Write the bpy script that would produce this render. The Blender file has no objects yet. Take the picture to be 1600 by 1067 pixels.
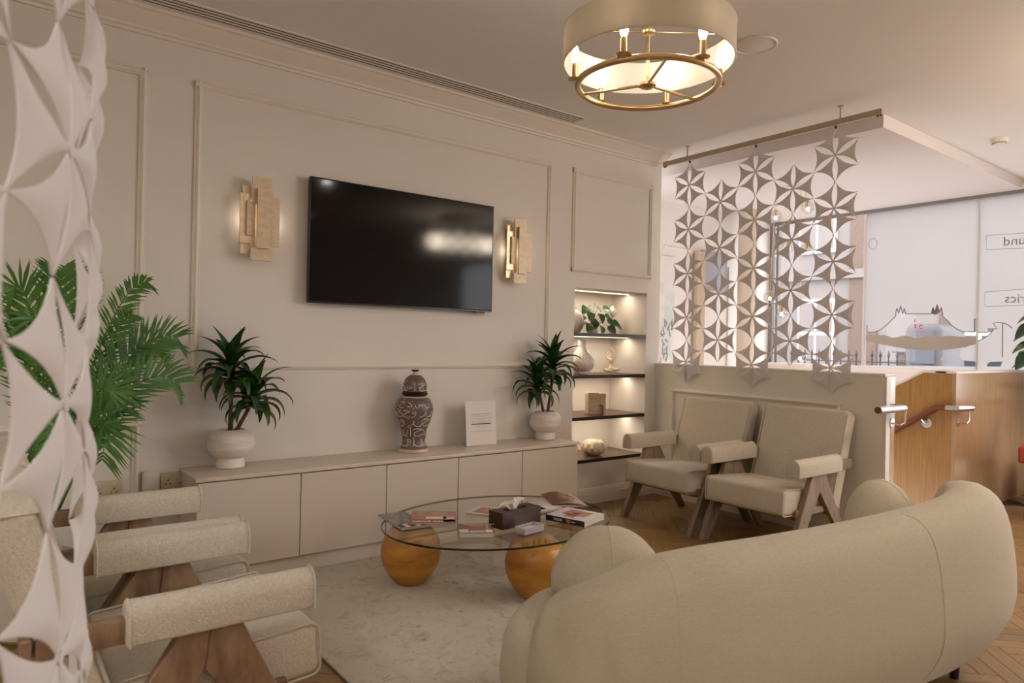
import bpy, bmesh, math, random
from mathutils import Vector, Matrix, Euler

random.seed(7)
SC = bpy.context.scene
COL = SC.collection
PI = math.pi
R = math.radians

# ------------------------------------------------------------------ camera
F_PX, W_PX, H_PX = 1081.6, 1600.0, 1067.0
YAW, PITCH, ROLL, CAM_H = R(52.507), R(0.053), R(1.210), 1.3
_f = Vector((math.cos(PITCH) * math.cos(YAW), math.cos(PITCH) * math.sin(YAW), math.sin(PITCH)))
_r = Vector((math.sin(YAW), -math.cos(YAW), 0))
_u = _r.cross(_f)
RIGHT = _r * math.cos(ROLL) + _u * math.sin(ROLL)
UP = -_r * math.sin(ROLL) + _u * math.cos(ROLL)
FWD = _f
cam_data = bpy.data.cameras.new('camera')
cam_data.sensor_width = 36.0
cam_data.lens = F_PX / W_PX * 36.0
cam_data.clip_start = 0.02
cam_data.dof.use_dof = True
cam_data.dof.focus_distance = 3.9
cam_data.dof.aperture_fstop = 3.4
cam = bpy.data.objects.new('camera', cam_data)
COL.objects.link(cam)
cam.matrix_world = Matrix(((RIGHT.x, UP.x, -FWD.x, 0), (RIGHT.y, UP.y, -FWD.y, 0),
                           (RIGHT.z, UP.z, -FWD.z, CAM_H), (0, 0, 0, 1)))
SC.camera = cam

# ------------------------------------------------------------------ world, exposure, lights
world = bpy.data.worlds.new('world')
SC.world = world
world.use_nodes = True
_bg = world.node_tree.nodes['Background']
_bg.inputs[0].default_value = (1.0, 0.985, 1.03, 1)
_bg.inputs[1].default_value = 4.7
vs = SC.view_settings
vs.view_transform = 'Standard'
vs.look = 'None'
vs.exposure = 0.10
vs.gamma = 1.0
vs.use_curve_mapping = False
SC.cycles.use_denoising = True
SC.cycles.max_bounces = 10
SC.cycles.transparent_max_bounces = 24
SC.cycles.sample_clamp_indirect = 6.0
SC.cycles.caustics_reflective = False
SC.cycles.caustics_refractive = False

P_DOWN_FILL, P_CANDLE, P_SCONCE, P_STRIP = 3.0, 0.5, 0.3, 1.9
P_STRING, P_REAR_FILL = 14.0, 14.0
WARM = (1.0, 0.84, 0.66)


def lamp(name, kind, loc, energy, color=(1, 1, 1), parent=None, rot=(0, 0, 0), **kw):
    d = bpy.data.lights.new(name, kind)
    d.energy = energy
    d.color = color
    for k, v in kw.items():
        setattr(d, k, v)
    o = bpy.data.objects.new(name, d)
    o.location = loc
    o.rotation_euler = rot
    COL.objects.link(o)
    o.parent = parent
    return o


# ------------------------------------------------------------------ picture point -> place on a known plane
def ray(x, y):
    return RIGHT * ((x - W_PX / 2) / F_PX) - UP * ((y - H_PX / 2) / F_PX) + FWD


O = Vector((0, 0, CAM_H))


def onz(x, y, z):
    d = ray(x, y)
    return O + d * ((z - CAM_H) / d.z)


def ony(x, y, Y):
    d = ray(x, y)
    return O + d * (Y / d.y)


def onx(x, y, X):
    d = ray(x, y)
    return O + d * (X / d.x)


def proj(p):
    c = Vector(p) - O
    z = c.dot(FWD)
    if z < 0.05:
        return None
    return (W_PX / 2 + F_PX * c.dot(RIGHT) / z, H_PX / 2 - F_PX * c.dot(UP) / z, z)


# ------------------------------------------------------------------ materials
MATS = {}


def srgb(r, g, b):
    def f(c):
        c /= 255.0
        return c / 12.92 if c <= 0.04045 else ((c + 0.055) / 1.055) ** 2.4
    return (f(r), f(g), f(b))


def mat(name, col, rough=0.6, metal=0.0, var=0.0, scale=8.0, stretch=(1, 1, 1), bump=0.0, bscale=None,
        col2=None, spec=0.5, rand=0.0, coat=0.0, sheen=0.0, emit=None, estr=0.0, detail=4.0, contrast=None, coord='Object'):
    m = bpy.data.materials.new(name)
    m.use_nodes = True
    nt = m.node_tree
    b = nt.nodes['Principled BSDF']
    b.inputs['Base Color'].default_value = (*col, 1)
    b.inputs['Roughness'].default_value = rough
    b.inputs['Metallic'].default_value = metal
    b.inputs['Specular IOR Level'].default_value = spec
    b.inputs['Coat Weight'].default_value = coat
    b.inputs['Coat Roughness'].default_value = 0.15
    b.inputs['Sheen Weight'].default_value = sheen
    if emit:
        b.inputs['Emission Color'].default_value = (*emit, 1)
        b.inputs['Emission Strength'].default_value = estr
    tc = mp = None
    if var or bump or col2:
        tc = nt.nodes.new('ShaderNodeTexCoord')
        mp = nt.nodes.new('ShaderNodeMapping')
        mp.inputs['Scale'].default_value = stretch
        nt.links.new(tc.outputs[coord], mp.inputs[0])
    out = None
    if var or col2:
        n = nt.nodes.new('ShaderNodeTexNoise')
        n.inputs['Scale'].default_value = scale
        n.inputs['Detail'].default_value = detail
        n.inputs['Roughness'].default_value = 0.6
        nt.links.new(mp.outputs[0], n.inputs[0])
        rp = nt.nodes.new('ShaderNodeValToRGB')
        lo, hi = contrast or (0.3, 0.7)
        rp.color_ramp.elements[0].position = lo
        rp.color_ramp.elements[1].position = hi
        c2 = col2 or tuple(c * (1 - var) for c in col)
        c1 = col if col2 else tuple(min(1, c * (1 + var)) for c in col)
        rp.color_ramp.elements[0].color = (*c1, 1)
        rp.color_ramp.elements[1].color = (*c2, 1)
        nt.links.new(n.outputs[0], rp.inputs[0])
        out = rp.outputs[0]
    if rand:
        oi = nt.nodes.new('ShaderNodeObjectInfo')
        mr = nt.nodes.new('ShaderNodeMapRange')
        mr.inputs[3].default_value = 1 - rand
        mr.inputs[4].default_value = 1 + rand
        nt.links.new(oi.outputs['Random'], mr.inputs[0])
        mx = nt.nodes.new('ShaderNodeMix')
        mx.data_type = 'RGBA'
        mx.blend_type = 'MULTIPLY'
        mx.inputs[0].default_value = 1.0
        if out:
            nt.links.new(out, mx.inputs[6])
        else:
            mx.inputs[6].default_value = (*col, 1)
        nt.links.new(mr.outputs[0], mx.inputs[7])
        out = mx.outputs[2]
    if out:
        nt.links.new(out, b.inputs['Base Color'])
    if bump:
        n2 = nt.nodes.new('ShaderNodeTexNoise')
        n2.inputs['Scale'].default_value = bscale or scale
        n2.inputs['Detail'].default_value = 2.0
        nt.links.new(mp.outputs[0], n2.inputs[0])
        bp = nt.nodes.new('ShaderNodeBump')
        bp.inputs['Strength'].default_value = bump
        bp.inputs['Distance'].default_value = 0.01
        nt.links.new(n2.outputs[0], bp.inputs['Height'])
        nt.links.new(bp.outputs[0], b.inputs['Normal'])
    MATS[name] = m
    return m


def thin_glass(name, tint=(1, 1, 1), gloss=0.08, rough=0.0):
    m = bpy.data.materials.new(name)
    m.use_nodes = True
    nt = m.node_tree
    nt.nodes.clear()
    o = nt.nodes.new('ShaderNodeOutputMaterial')
    t = nt.nodes.new('ShaderNodeBsdfTransparent')
    t.inputs[0].default_value = (*tint, 1)
    g = nt.nodes.new('ShaderNodeBsdfGlossy')
    g.inputs['Roughness'].default_value = rough
    fr = nt.nodes.new('ShaderNodeFresnel')
    fr.inputs[0].default_value = 1.45
    mx = nt.nodes.new('ShaderNodeMixShader')
    ad = nt.nodes.new('ShaderNodeMath')
    ad.operation = 'MULTIPLY'
    ad.inputs[1].default_value = gloss * 10
    ge = nt.nodes.new('ShaderNodeNewGeometry')
    sb_ = nt.nodes.new('ShaderNodeMath')
    sb_.operation = 'SUBTRACT'
    sb_.inputs[0].default_value = 1.0
    m2 = nt.nodes.new('ShaderNodeMath')
    m2.operation = 'MULTIPLY'
    nt.links.new(ge.outputs['Backfacing'], sb_.inputs[1])
    nt.links.new(fr.outputs[0], ad.inputs[0])
    nt.links.new(ad.outputs[0], m2.inputs[0])
    nt.links.new(sb_.outputs[0], m2.inputs[1])
    nt.links.new(m2.outputs[0], mx.inputs[0])
    nt.links.new(t.outputs[0], mx.inputs[1])
    nt.links.new(g.outputs[0], mx.inputs[2])
    nt.links.new(mx.outputs[0], o.inputs[0])
    return m


def translucent(name, col, w=0.7, rough=0.9):
    m = bpy.data.materials.new(name)
    m.use_nodes = True
    nt = m.node_tree
    nt.nodes.clear()
    o = nt.nodes.new('ShaderNodeOutputMaterial')
    d = nt.nodes.new('ShaderNodeBsdfDiffuse')
    d.inputs[0].default_value = (*col, 1)
    t = nt.nodes.new('ShaderNodeBsdfTranslucent')
    t.inputs[0].default_value = (*col, 1)
    mx = nt.nodes.new('ShaderNodeMixShader')
    mx.inputs[0].default_value = w
    nt.links.new(d.outputs[0], mx.inputs[1])
    nt.links.new(t.outputs[0], mx.inputs[2])
    nt.links.new(mx.outputs[0], o.inputs[0])
    return m


WALLC = srgb(225, 217, 208)
m_wall = mat('wall_paint', WALLC, 0.75, var=0.02, scale=1.5)
m_trim = mat('trim_paint', srgb(228, 218, 206), 0.5)
m_ceil = mat('ceiling_paint', srgb(236, 232, 229), 0.85)
m_ceil_dimmed = mat('ceiling_paint_dimmed', srgb(222, 214, 210), 0.85)  # ceiling paint darkened here to offset the window light falling on it
m_white = mat('white_paint', srgb(226, 219, 212), 0.6)
m_halfwall = mat('half_wall_paint', srgb(226, 219, 204), 0.75)
m_vent = mat('vent_paint', srgb(232, 224, 212), 0.5)
m_black = mat('dark_slot', (0.018, 0.012, 0.008), 0.8)
m_oak = mat('oak_veneer', srgb(176, 132, 70), 0.38, var=0.0, col2=srgb(154, 108, 50), scale=7, stretch=(9, 9, 0.5), detail=6, spec=0.6)
m_oak2 = mat('pale_oak_veneer', srgb(184, 152, 114), 0.22, coat=0.7, col2=srgb(166, 130, 90), scale=7, stretch=(9, 9, 0.5), detail=6, spec=0.6)
m_plank = mat('oak_plank', srgb(156, 122, 72), 0.36, col2=srgb(124, 92, 48), scale=6, stretch=(1.2, 14, 1), rand=0.22, detail=5, spec=0.6)
m_subfloor = mat('floor_bed', srgb(70, 46, 24), 0.8)
m_rug = None
m_cabinet = mat('greige_lacquer', srgb(208, 194, 178), 0.42)
m_top = mat('pale_stone_top', srgb(220, 207, 192), 0.4, col2=srgb(204, 188, 170), scale=3, stretch=(1, 7, 4), detail=6)
m_linen = mat('cream_linen', srgb(201, 190, 167), 0.9, col2=srgb(189, 176, 152), scale=60, stretch=(1, 1, 5), bump=0.25, bscale=260, sheen=0.15, spec=0.15)
m_boucle = mat('cream_boucle', srgb(214, 204, 187), 0.95, col2=srgb(196, 183, 163), scale=110, bump=0.55, bscale=240, sheen=0.2, spec=0.1)
m_teak = mat('weathered_teak', srgb(152, 124, 96), 0.55, col2=srgb(104, 76, 54), scale=5, stretch=(3, 3, 1), detail=7, contrast=(0.35, 0.68))
m_teak2 = mat('greyed_teak', srgb(150, 130, 108), 0.55, col2=srgb(114, 92, 70), scale=5, stretch=(3, 3, 1), detail=7)
m_gold_ball = mat('amber_gold_lacquer', srgb(198, 142, 52), 0.38, col2=srgb(148, 86, 20), scale=3.2, stretch=(1, 1, 3.2), detail=6, coat=0.15, contrast=(0.38, 0.66))
m_brass = mat('brushed_brass', (0.62, 0.44, 0.22), 0.28, metal=1.0)
m_goldleaf = mat('gold_leaf', (0.80, 0.64, 0.44), 0.42, metal=0.75, var=0.10, scale=30, bump=0.1, bscale=60)
m_travert = mat('champagne_leaf', srgb(224, 204, 176), 0.5, metal=0.25, col2=srgb(204, 182, 150), scale=22, stretch=(1, 1, 2), bump=0.15, bscale=50)
m_tvscreen = mat('tv_glass', (0.0035, 0.003, 0.003), 0.08, spec=0.22)
m_tvframe = mat('tv_bezel', (0.008, 0.007, 0.007), 0.3)
m_felt = translucent('pale_felt', srgb(232, 226, 224), 0.3)
m_railbar = mat('champagne_rail', srgb(186, 170, 150), 0.4, metal=0.3)
m_clip = mat('black_clip', (0.01, 0.01, 0.01), 0.4)
m_chrome = mat('brushed_steel', (0.72, 0.70, 0.68), 0.25, metal=1.0)
m_handrail = mat('brown_handrail', srgb(120, 66, 38), 0.35)
m_shadecloth = translucent('lamp_shade_fabric', srgb(222, 212, 198), 0.4)
m_shadein = translucent('shade_lining', srgb(240, 230, 208), 0.22)
m_bulb = mat('lit_bulb', (1, 0.9, 0.75), 0.3, emit=(1.0, 0.90, 0.74), estr=4.5)
m_ledstrip = mat('lit_strip', (1, 0.9, 0.75), 0.3, emit=(1.0, 0.84, 0.62), estr=1.6)
m_lens = mat('lit_lens', (1, 0.95, 0.9), 0.3, emit=(1.0, 0.86, 0.68), estr=6.0)
m_leaf = mat('dracaena_leaf', srgb(46, 84, 30), 0.42, col2=srgb(22, 52, 20), scale=9, rand=0.35, spec=0.4)
m_leafpale = mat('dracaena_old_leaf', srgb(92, 104, 48), 0.45, col2=srgb(52, 76, 30), scale=9, rand=0.3, spec=0.4)
m_palm = mat('palm_leaf', srgb(84, 132, 46), 0.42, col2=srgb(44, 92, 28), scale=7, rand=0.35, spec=0.4)
m_pothos = mat('pothos_leaf', srgb(48, 92, 40), 0.35, col2=srgb(22, 58, 26), scale=14, rand=0.3, spec=0.5)
m_varieg = mat('variegated_leaf', srgb(120, 140, 84), 0.35, col2=srgb(34, 78, 34), scale=16, rand=0.2, contrast=(0.42, 0.55), spec=0.5)
m_trunk = mat('plant_stem', srgb(104, 72, 46), 0.8, var=0.25, scale=40, stretch=(1, 1, 3))
m_soil = mat('soil', srgb(46, 32, 22), 0.95, var=0.3, scale=60)
m_potmarble = mat('banded_marble', srgb(230, 221, 210), 0.5, col2=srgb(196, 180, 160), scale=4, stretch=(0.6, 0.6, 6), detail=5, contrast=(0.45, 0.75))
m_ceramic = mat('white_ceramic', srgb(226, 216, 204), 0.35)
m_ivory = mat('ivory_ceramic', srgb(214, 196, 166), 0.4)
m_stoneart = mat('beige_stone', srgb(198, 178, 150), 0.8, col2=srgb(170, 148, 120), scale=14, bump=0.3)
m_urn = mat('blue_brown_glaze', srgb(96, 88, 96), 0.35, col2=srgb(118, 86, 62), scale=9, detail=6)
m_urnrim = mat('dark_metal_band', srgb(56, 46, 48), 0.35, metal=0.5)
m_urncream = mat('cream_glaze', srgb(210, 190, 160), 0.4)
m_urnink = mat('white_glaze_script', srgb(206, 192, 172), 0.4)
m_shelf = mat('dark_walnut_shelf', srgb(104, 78, 54), 0.35, col2=srgb(80, 56, 36), scale=5, stretch=(1, 8, 1))
m_shelfedge = mat('black_shelf_edge', (0.012, 0.008, 0.007), 0.4)
m_walnut = mat('dark_walnut_box', srgb(72, 42, 26), 0.4, col2=srgb(46, 24, 14), scale=6, stretch=(1.5, 14, 14))
m_tissue = mat('tissue_paper', srgb(226, 212, 204), 0.9)
m_paper = mat('paper', srgb(232, 222, 214), 0.8)
m_page = mat('page_block', srgb(206, 192, 178), 0.85, var=0.06, scale=4, stretch=(1, 1, 120))
m_cred = mat('brick_red_print', srgb(168, 92, 70), 0.45, col2=srgb(140, 66, 50), scale=18)
m_cpink = mat('dusty_pink_print', srgb(186, 134, 118), 0.4, col2=srgb(152, 92, 82), scale=14)
m_cbrown = mat('brown_print', srgb(128, 92, 66), 0.4, col2=srgb(90, 60, 42), scale=20)
m_cgrey = mat('grey_print', srgb(170, 164, 154), 0.4, col2=srgb(90, 86, 78), scale=24)
m_clav = mat('pale_lilac_print', srgb(204, 194, 198), 0.4, var=0.05, scale=10)
m_cgreen = mat('pale_green_print', srgb(184, 194, 184), 0.4, var=0.08, scale=14)
m_ctan = mat('tan_print', srgb(192, 160, 126), 0.4, col2=srgb(160, 122, 88), scale=18)
m_ink = mat('dark_ink', srgb(58, 48, 46), 0.6)
m_inkgrey = mat('grey_ink', srgb(150, 134, 126), 0.7)
m_inkred = mat('red_decal', srgb(196, 40, 52), 0.5)
m_spine = mat('black_spine', (0.012, 0.01, 0.011), 0.4)
m_whiteink = mat('white_ink', srgb(228, 218, 210), 0.6)
m_frost = translucent('frosted_film', (0.585, 0.56, 0.55), 0.86)
m_etch = translucent('etched_line', (0.525, 0.502, 0.493), 0.84)
m_hull = mat('taupe_film', srgb(170, 160, 148), 0.8)
m_outline = mat('grey_film_line', srgb(112, 106, 104), 0.8)
m_glass = thin_glass('window_glass', (0.97, 0.98, 0.98), 0.06)
m_tableglass = thin_glass('table_glass', (0.94, 0.95, 0.915), 0.10)
m_tableedge = mat('glass_edge', (0.010, 0.014, 0.011), 0.12, spec=0.8)
m_acrylic = thin_glass('clear_acrylic', (0.96, 0.96, 0.96), 0.10)
m_acryfrost = translucent('frosted_acrylic', srgb(214, 208, 210), 0.5)
m_frame = mat('dark_window_frame', srgb(128, 122, 120), 0.5)
m_framewhite = mat('white_window_frame', srgb(214, 208, 206), 0.5)
m_redleather = mat('red_leather', srgb(164, 62, 36), 0.42, var=0.12, scale=6)
m_darkleg = mat('black_leg', (0.012, 0.01, 0.01), 0.4)
m_plastic = mat('white_plastic', srgb(214, 204, 190), 0.45)
m_socket = mat('cream_plastic', srgb(206, 190, 164), 0.5)
m_brick = mat('street_brick', srgb(120, 102, 92), 0.9, col2=srgb(92, 76, 68), scale=20, stretch=(1, 1, 3))
m_stone = mat('pale_street_stone', srgb(128, 121, 118), 0.9, var=0.04, scale=3)
m_street = mat('street_paving', srgb(150, 144, 140), 0.9, var=0.06, scale=2)
m_railing = mat('black_railing', (0.02, 0.02, 0.022), 0.5)
m_van = mat('grey_car_paint', srgb(74, 72, 74), 0.5)
m_carglass = mat('dark_car_glass', srgb(66, 68, 76), 0.15)
m_globe = thin_glass('clear_globe', (0.90, 0.88, 0.86), 0.30)
m_muralbase = mat('mural_canvas', srgb(222, 216, 210), 0.8, col2=srgb(196, 206, 200), scale=2.4, contrast=(0.5, 0.62))
m_muralink = mat('mural_ink', srgb(150, 146, 152), 0.8)
m_bluegrey = mat('blue_grey_picture', srgb(160, 158, 170), 0.5)
m_column = mat('beige_column', srgb(206, 192, 172), 0.6)
m_goldframe = mat('pale_wood_frame', srgb(186, 166, 138), 0.5)
m_backwall = mat('back_wall_paint', srgb(214, 204, 192), 0.8)
m_desk = mat('white_desk', srgb(226, 222, 220), 0.4)


def rug_material():
    m = mat('distressed_rug', srgb(208, 200, 186), 0.97, bump=0.5, bscale=220, spec=0.1)
    nt = m.node_tree
    b = nt.nodes['Principled BSDF']
    tc = nt.nodes.new('ShaderNodeTexCoord')
    n1 = nt.nodes.new('ShaderNodeTexNoise')
    n1.inputs['Scale'].default_value = 6.5
    n1.inputs['Detail'].default_value = 9
    n1.inputs['Roughness'].default_value = 0.72
    n1.inputs['Distortion'].default_value = 1.6
    r1 = nt.nodes.new('ShaderNodeValToRGB')
    r1.color_ramp.elements[0].position = 0.50
    r1.color_ramp.elements[0].color = (*srgb(212, 203, 187), 1)
    r1.color_ramp.elements[1].position = 0.78
    r1.color_ramp.elements[1].color = (*srgb(176, 156, 124), 1)
    n2 = nt.nodes.new('ShaderNodeTexNoise')
    n2.inputs['Scale'].default_value = 11
    n2.inputs['Detail'].default_value = 8
    n2.inputs['Distortion'].default_value = 2.5
    r2 = nt.nodes.new('ShaderNodeValToRGB')
    r2.color_ramp.elements[0].position = 0.60
    r2.color_ramp.elements[0].color = (1, 1, 1, 1)
    r2.color_ramp.elements[1].position = 0.70
    r2.color_ramp.elements[1].color = (*srgb(190, 172, 160), 1)
    mx = nt.nodes.new('ShaderNodeMix')
    mx.data_type = 'RGBA'
    mx.blend_type = 'MULTIPLY'
    mx.inputs[0].default_value = 0.6
    nt.links.new(tc.outputs['Object'], n1.inputs[0])
    nt.links.new(tc.outputs['Object'], n2.inputs[0])
    nt.links.new(n1.outputs[0], r1.inputs[0])
    nt.links.new(n2.outputs[0], r2.inputs[0])
    nt.links.new(r1.outputs[0], mx.inputs[6])
    nt.links.new(r2.outputs[0], mx.inputs[7])
    nt.links.new(mx.outputs[2], b.inputs['Base Color'])
    return m


m_rug = rug_material()


# ------------------------------------------------------------------ mesh builder
class MB:
    def __init__(self):
        self.bm = bmesh.new()

    def add(self, tmp, M=None):
        me = bpy.data.meshes.new('tmp')
        tmp.to_mesh(me)
        tmp.free()
        if M is not None:
            me.transform(M)
        self.bm.from_mesh(me)
        bpy.data.meshes.remove(me)
        return self

    def box(self, c, s, bevel=0.0, seg=2, rot=None):
        t = bmesh.new()
        bmesh.ops.create_cube(t, size=1)
        for v in t.verts:
            v.co = Vector((v.co.x * s[0], v.co.y * s[1], v.co.z * s[2]))
        if bevel:
            bmesh.ops.bevel(t, geom=t.edges[:], offset=bevel, segments=seg, affect='EDGES', profile=0.5)
        M = Matrix.Translation(c)
        if rot is not None:
            M = M @ Euler(rot).to_matrix().to_4x4()
        return self.add(t, M)

    def span(self, a, b, bevel=0.0, seg=2):
        a, b = Vector(a), Vector(b)
        c = (a + b) / 2
        return self.box(c, [abs(b[i] - a[i]) for i in range(3)], bevel, seg)

    def lathe(self, prof, c=(0, 0, 0), seg=32, closed=False, M=None, rfun=None):
        t = bmesh.new()
        rings = []
        for (r, z) in prof:
            if r < 1e-5:
                rings.append([t.verts.new((0, 0, z))])
            else:
                ring = []
                for k in range(seg):
                    a = 2 * PI * k / seg
                    rr = r * (rfun(a, z) if rfun else 1)
                    ring.append(t.verts.new((rr * math.cos(a), rr * math.sin(a), z)))
                rings.append(ring)
        for A, B in zip(rings, rings[1:]):
            if len(A) == 1 and len(B) == 1:
                continue
            for k in range(seg):
                k2 = (k + 1) % seg
                if len(A) == 1:
                    t.faces.new((A[0], B[k2], B[k]))
                elif len(B) == 1:
                    t.faces.new((A[k], A[k2], B[0]))
                else:
                    t.faces.new((A[k], A[k2], B[k2], B[k]))
        if closed:
            for ring, flip in ((rings[0], True), (rings[-1], False)):
                if len(ring) > 2:
                    t.faces.new(ring[::-1] if flip else ring)
        bmesh.ops.recalc_face_normals(t, faces=t.faces[:])
        return self.add(t, Matrix.Translation(c) @ (M or Matrix.Identity(4)))

    def tube(self, pts, r, seg=8, caps=True):
        pts = [Vector(p) for p in pts]
        n = len(pts)
        rs = r if isinstance(r, (list, tuple)) else [r] * n
        t = bmesh.new()
        rings = []
        prev = None
        for i, p in enumerate(pts):
            d = (pts[min(i + 1, n - 1)] - pts[max(i - 1, 0)])
            d.normalize()
            if prev is None:
                ref = Vector((0, 0, 1)) if abs(d.z) < 0.9 else Vector((1, 0, 0))
                a = d.cross(ref).normalized()
            else:
                a = (prev - d * prev.dot(d)).normalized()
            b = d.cross(a)
            prev = a
            rings.append([t.verts.new(p + (a * math.cos(2 * PI * k / seg) + b * math.sin(2 * PI * k / seg)) * rs[i]) for k in range(seg)])
        for A, B in zip(rings, rings[1:]):
            for k in range(seg):
                t.faces.new((A[k], A[(k + 1) % seg], B[(k + 1) % seg], B[k]))
        if caps:
            t.faces.new(rings[0][::-1])
            t.faces.new(rings[-1])
        bmesh.ops.recalc_face_normals(t, faces=t.faces[:])
        return self.add(t)

    def prism(self, poly, M, depth, bevel=0.0, seg=2):
        """poly: 2D outline in the local XY plane, extruded along local +Z by depth, placed by M"""
        t = bmesh.new()
        vs_ = [t.verts.new((x, y, 0)) for x, y in poly]
        f = t.faces.new(vs_)
        r = bmesh.ops.extrude_face_region(t, geom=[f])
        for v in r['geom']:
            if isinstance(v, bmesh.types.BMVert):
                v.co.z += depth
        bmesh.ops.recalc_face_normals(t, faces=t.faces[:])
        if bevel:
            bmesh.ops.bevel(t, geom=t.edges[:], offset=bevel, segments=seg, affect='EDGES', profile=0.5)
        return self.add(t, M)

    def torus(self, c, R_, r, seg=64, rs=12, M=None):
        t = bmesh.new()
        rings = []
        for i in range(seg):
            a = 2 * PI * i / seg
            rings.append([t.verts.new(((R_ + r * math.cos(2 * PI * k / rs)) * math.cos(a), (R_ + r * math.cos(2 * PI * k / rs)) * math.sin(a), r * math.sin(2 * PI * k / rs))) for k in range(rs)])
        for i in range(seg):
            A, B = rings[i], rings[(i + 1) % seg]
            for k in range(rs):
                t.faces.new((A[k], B[k], B[(k + 1) % rs], A[(k + 1) % rs]))
        bmesh.ops.recalc_face_normals(t, faces=t.faces[:])
        return self.add(t, Matrix.Translation(c) @ (M or Matrix.Identity(4)))

    def grid(self, P, thick=0.0, wrap_u=False):
        """P[u][v] points -> quads"""
        t = bmesh.new()
        V = [[t.verts.new(p) for p in row] for row in P]
        nu = len(V)
        for i in range(nu if wrap_u else nu - 1):
            A, B = V[i], V[(i + 1) % nu]
            for k in range(len(A) - 1):
                t.faces.new((A[k], B[k], B[k + 1], A[k + 1]))
        if thick:
            bmesh.ops.recalc_face_normals(t, faces=t.faces[:])
            bmesh.ops.solidify(t, geom=t.faces[:], thickness=thick)
        return self.add(t)

    def build(self, name, m, parent=None, smooth=35, loc=None, mats=None):
        me = bpy.data.meshes.new(name)
        self.bm.to_mesh(me)
        self.bm.free()
        for mm in (mats or [m]):
            me.materials.append(mm)
        if smooth:
            me.shade_smooth()
            me.set_sharp_from_angle(angle=R(smooth))
        o = bpy.data.objects.new(name, me)
        COL.objects.link(o)
        if loc is not None:
            o.location = loc
        if parent is not None:
            o.parent = parent
        return o


def tag(o, label=None, cat=None, group=None, kind=None):
    if label:
        o['label'] = label
    if cat:
        o['category'] = cat
    if group:
        o['group'] = group
    if kind:
        o['kind'] = kind
    return o


def thing(name, label, cat, loc=(0, 0, 0), rz=0.0, group=None):
    o = bpy.data.objects.new(name, None)
    o.empty_display_size = 0.05
    COL.objects.link(o)
    o.location = loc
    o.rotation_euler = (0, 0, rz)
    return tag(o, label, cat, group)


CHILDREN = {}


def copy_tree(o, parent=None):
    c = o.copy()
    COL.objects.link(c)
    if parent is not None:
        c.parent = parent
    for ch in [x for x in COL.objects if x.parent == o]:
        copy_tree(ch, c)
    return c


def link_copy(o, parent=None, loc=None, rot=None):
    c = o.copy()
    COL.objects.link(c)
    if parent is not None:
        c.parent = parent
    if loc is not None:
        c.location = loc
    if rot is not None:
        c.rotation_euler = rot
    return c


def struct(name, mb, m, parent=None, smooth=35):
    o = mb.build(name, m, parent, smooth)
    if parent is None:
        o['kind'] = 'structure'
    return o


def text_mesh(s, size, depth=0.0006, align='LEFT', bold=0.0):
    cu = bpy.data.curves.new('txt', 'FONT')
    cu.body = s
    cu.size = size
    cu.extrude = depth
    cu.align_x = align
    cu.offset = bold
    cu.resolution_u = 2
    o = bpy.data.objects.new('txt', cu)
    COL.objects.link(o)
    dg = bpy.context.evaluated_depsgraph_get()
    me = bpy.data.meshes.new_from_object(o.evaluated_get(dg))
    bpy.data.objects.remove(o)
    bpy.data.curves.remove(cu)
    return me


def text(name, s, size, m, M, parent=None, depth=0.0006, align='LEFT', bold=0.0):
    me = text_mesh(s, size, depth, align, bold)
    me.transform(M)
    me.materials.clear()
    me.materials.append(m)
    o = bpy.data.objects.new(name, me)
    COL.objects.link(o)
    if parent is not None:
        o.parent = parent
    return o


def basis(o, x, y, z=None):
    x, y = Vector(x).normalized(), Vector(y).normalized()
    z = Vector(z).normalized() if z is not None else x.cross(y)
    return Matrix(((x.x, y.x, z.x, o[0]), (x.y, y.y, z.y, o[1]), (x.z, y.z, z.z, o[2]), (0, 0, 0, 1)))


# ================================================================== THE ROOM
WY, EX, CZ = 4.069, 4.72, 2.98
OX, OY = 6.035, 2.2                      # corner of the oak stair wall
XW = 7.95                                # shop window plane
NX0, NX1, NY1, NZ0, NZ1 = 3.74, 4.59, 4.49, 0.335, 1.748
FX0, FX1, FY0 = -2.6, 7.9, -4.2

floor = MB().span((FX0, FY0, -0.12), (EX + 0.12, 4.6, -0.011)).span((EX + 0.12, FY0, -0.12), (OX, 2.13, -0.011)).span((OX, FY0, -0.12), (FX1 + 0.05, 2.19, -0.011))
floor = struct('floor', floor, m_subfloor, smooth=0)

# herringbone blocks
PW, PN = 0.075, 6
pl = MB().box((0, 0, -0.006), (PW * PN - 0.0016, PW - 0.0016, 0.012), 0.0012, 1)
plank0 = pl.build('plank', m_plank, floor, smooth=0)
PLK = []
ca, sa = math.cos(R(45)), math.sin(R(45))
for mi in range(-14, 15):
    for k in range(-130, 131):
        for h in (0, 1):
            if h == 0:
                x, y, rz = k + PN / 2 + mi * PN, k + 0.5 - mi * PN, 0
            else:
                x, y, rz = k + PN + 0.5 + mi * PN, k + 1 - PN / 2 - mi * PN, PI / 2
            wx, wy = (x * ca - y * sa) * PW + 2.0, (x * sa + y * ca) * PW + 1.0
            if not (-1.5 < wx < 7.80 and -3.2 < wy < 4.28):
                continue
            if wx > EX + 0.05 and wy > (1.98 if wx < OX + 0.2 else 2.12):
                continue
            if 1.32 < wx < 2.5 and 1.2 < wy < 3.5:
                continue
            p = proj((wx, wy, 0))
            p = p or (99999, 99999, 99)
            if 0.9 < wx < 3.3 and wy > 3.95:
                continue
            PLK.append((1 / p[2], wx, wy, rz + R(45)))
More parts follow.
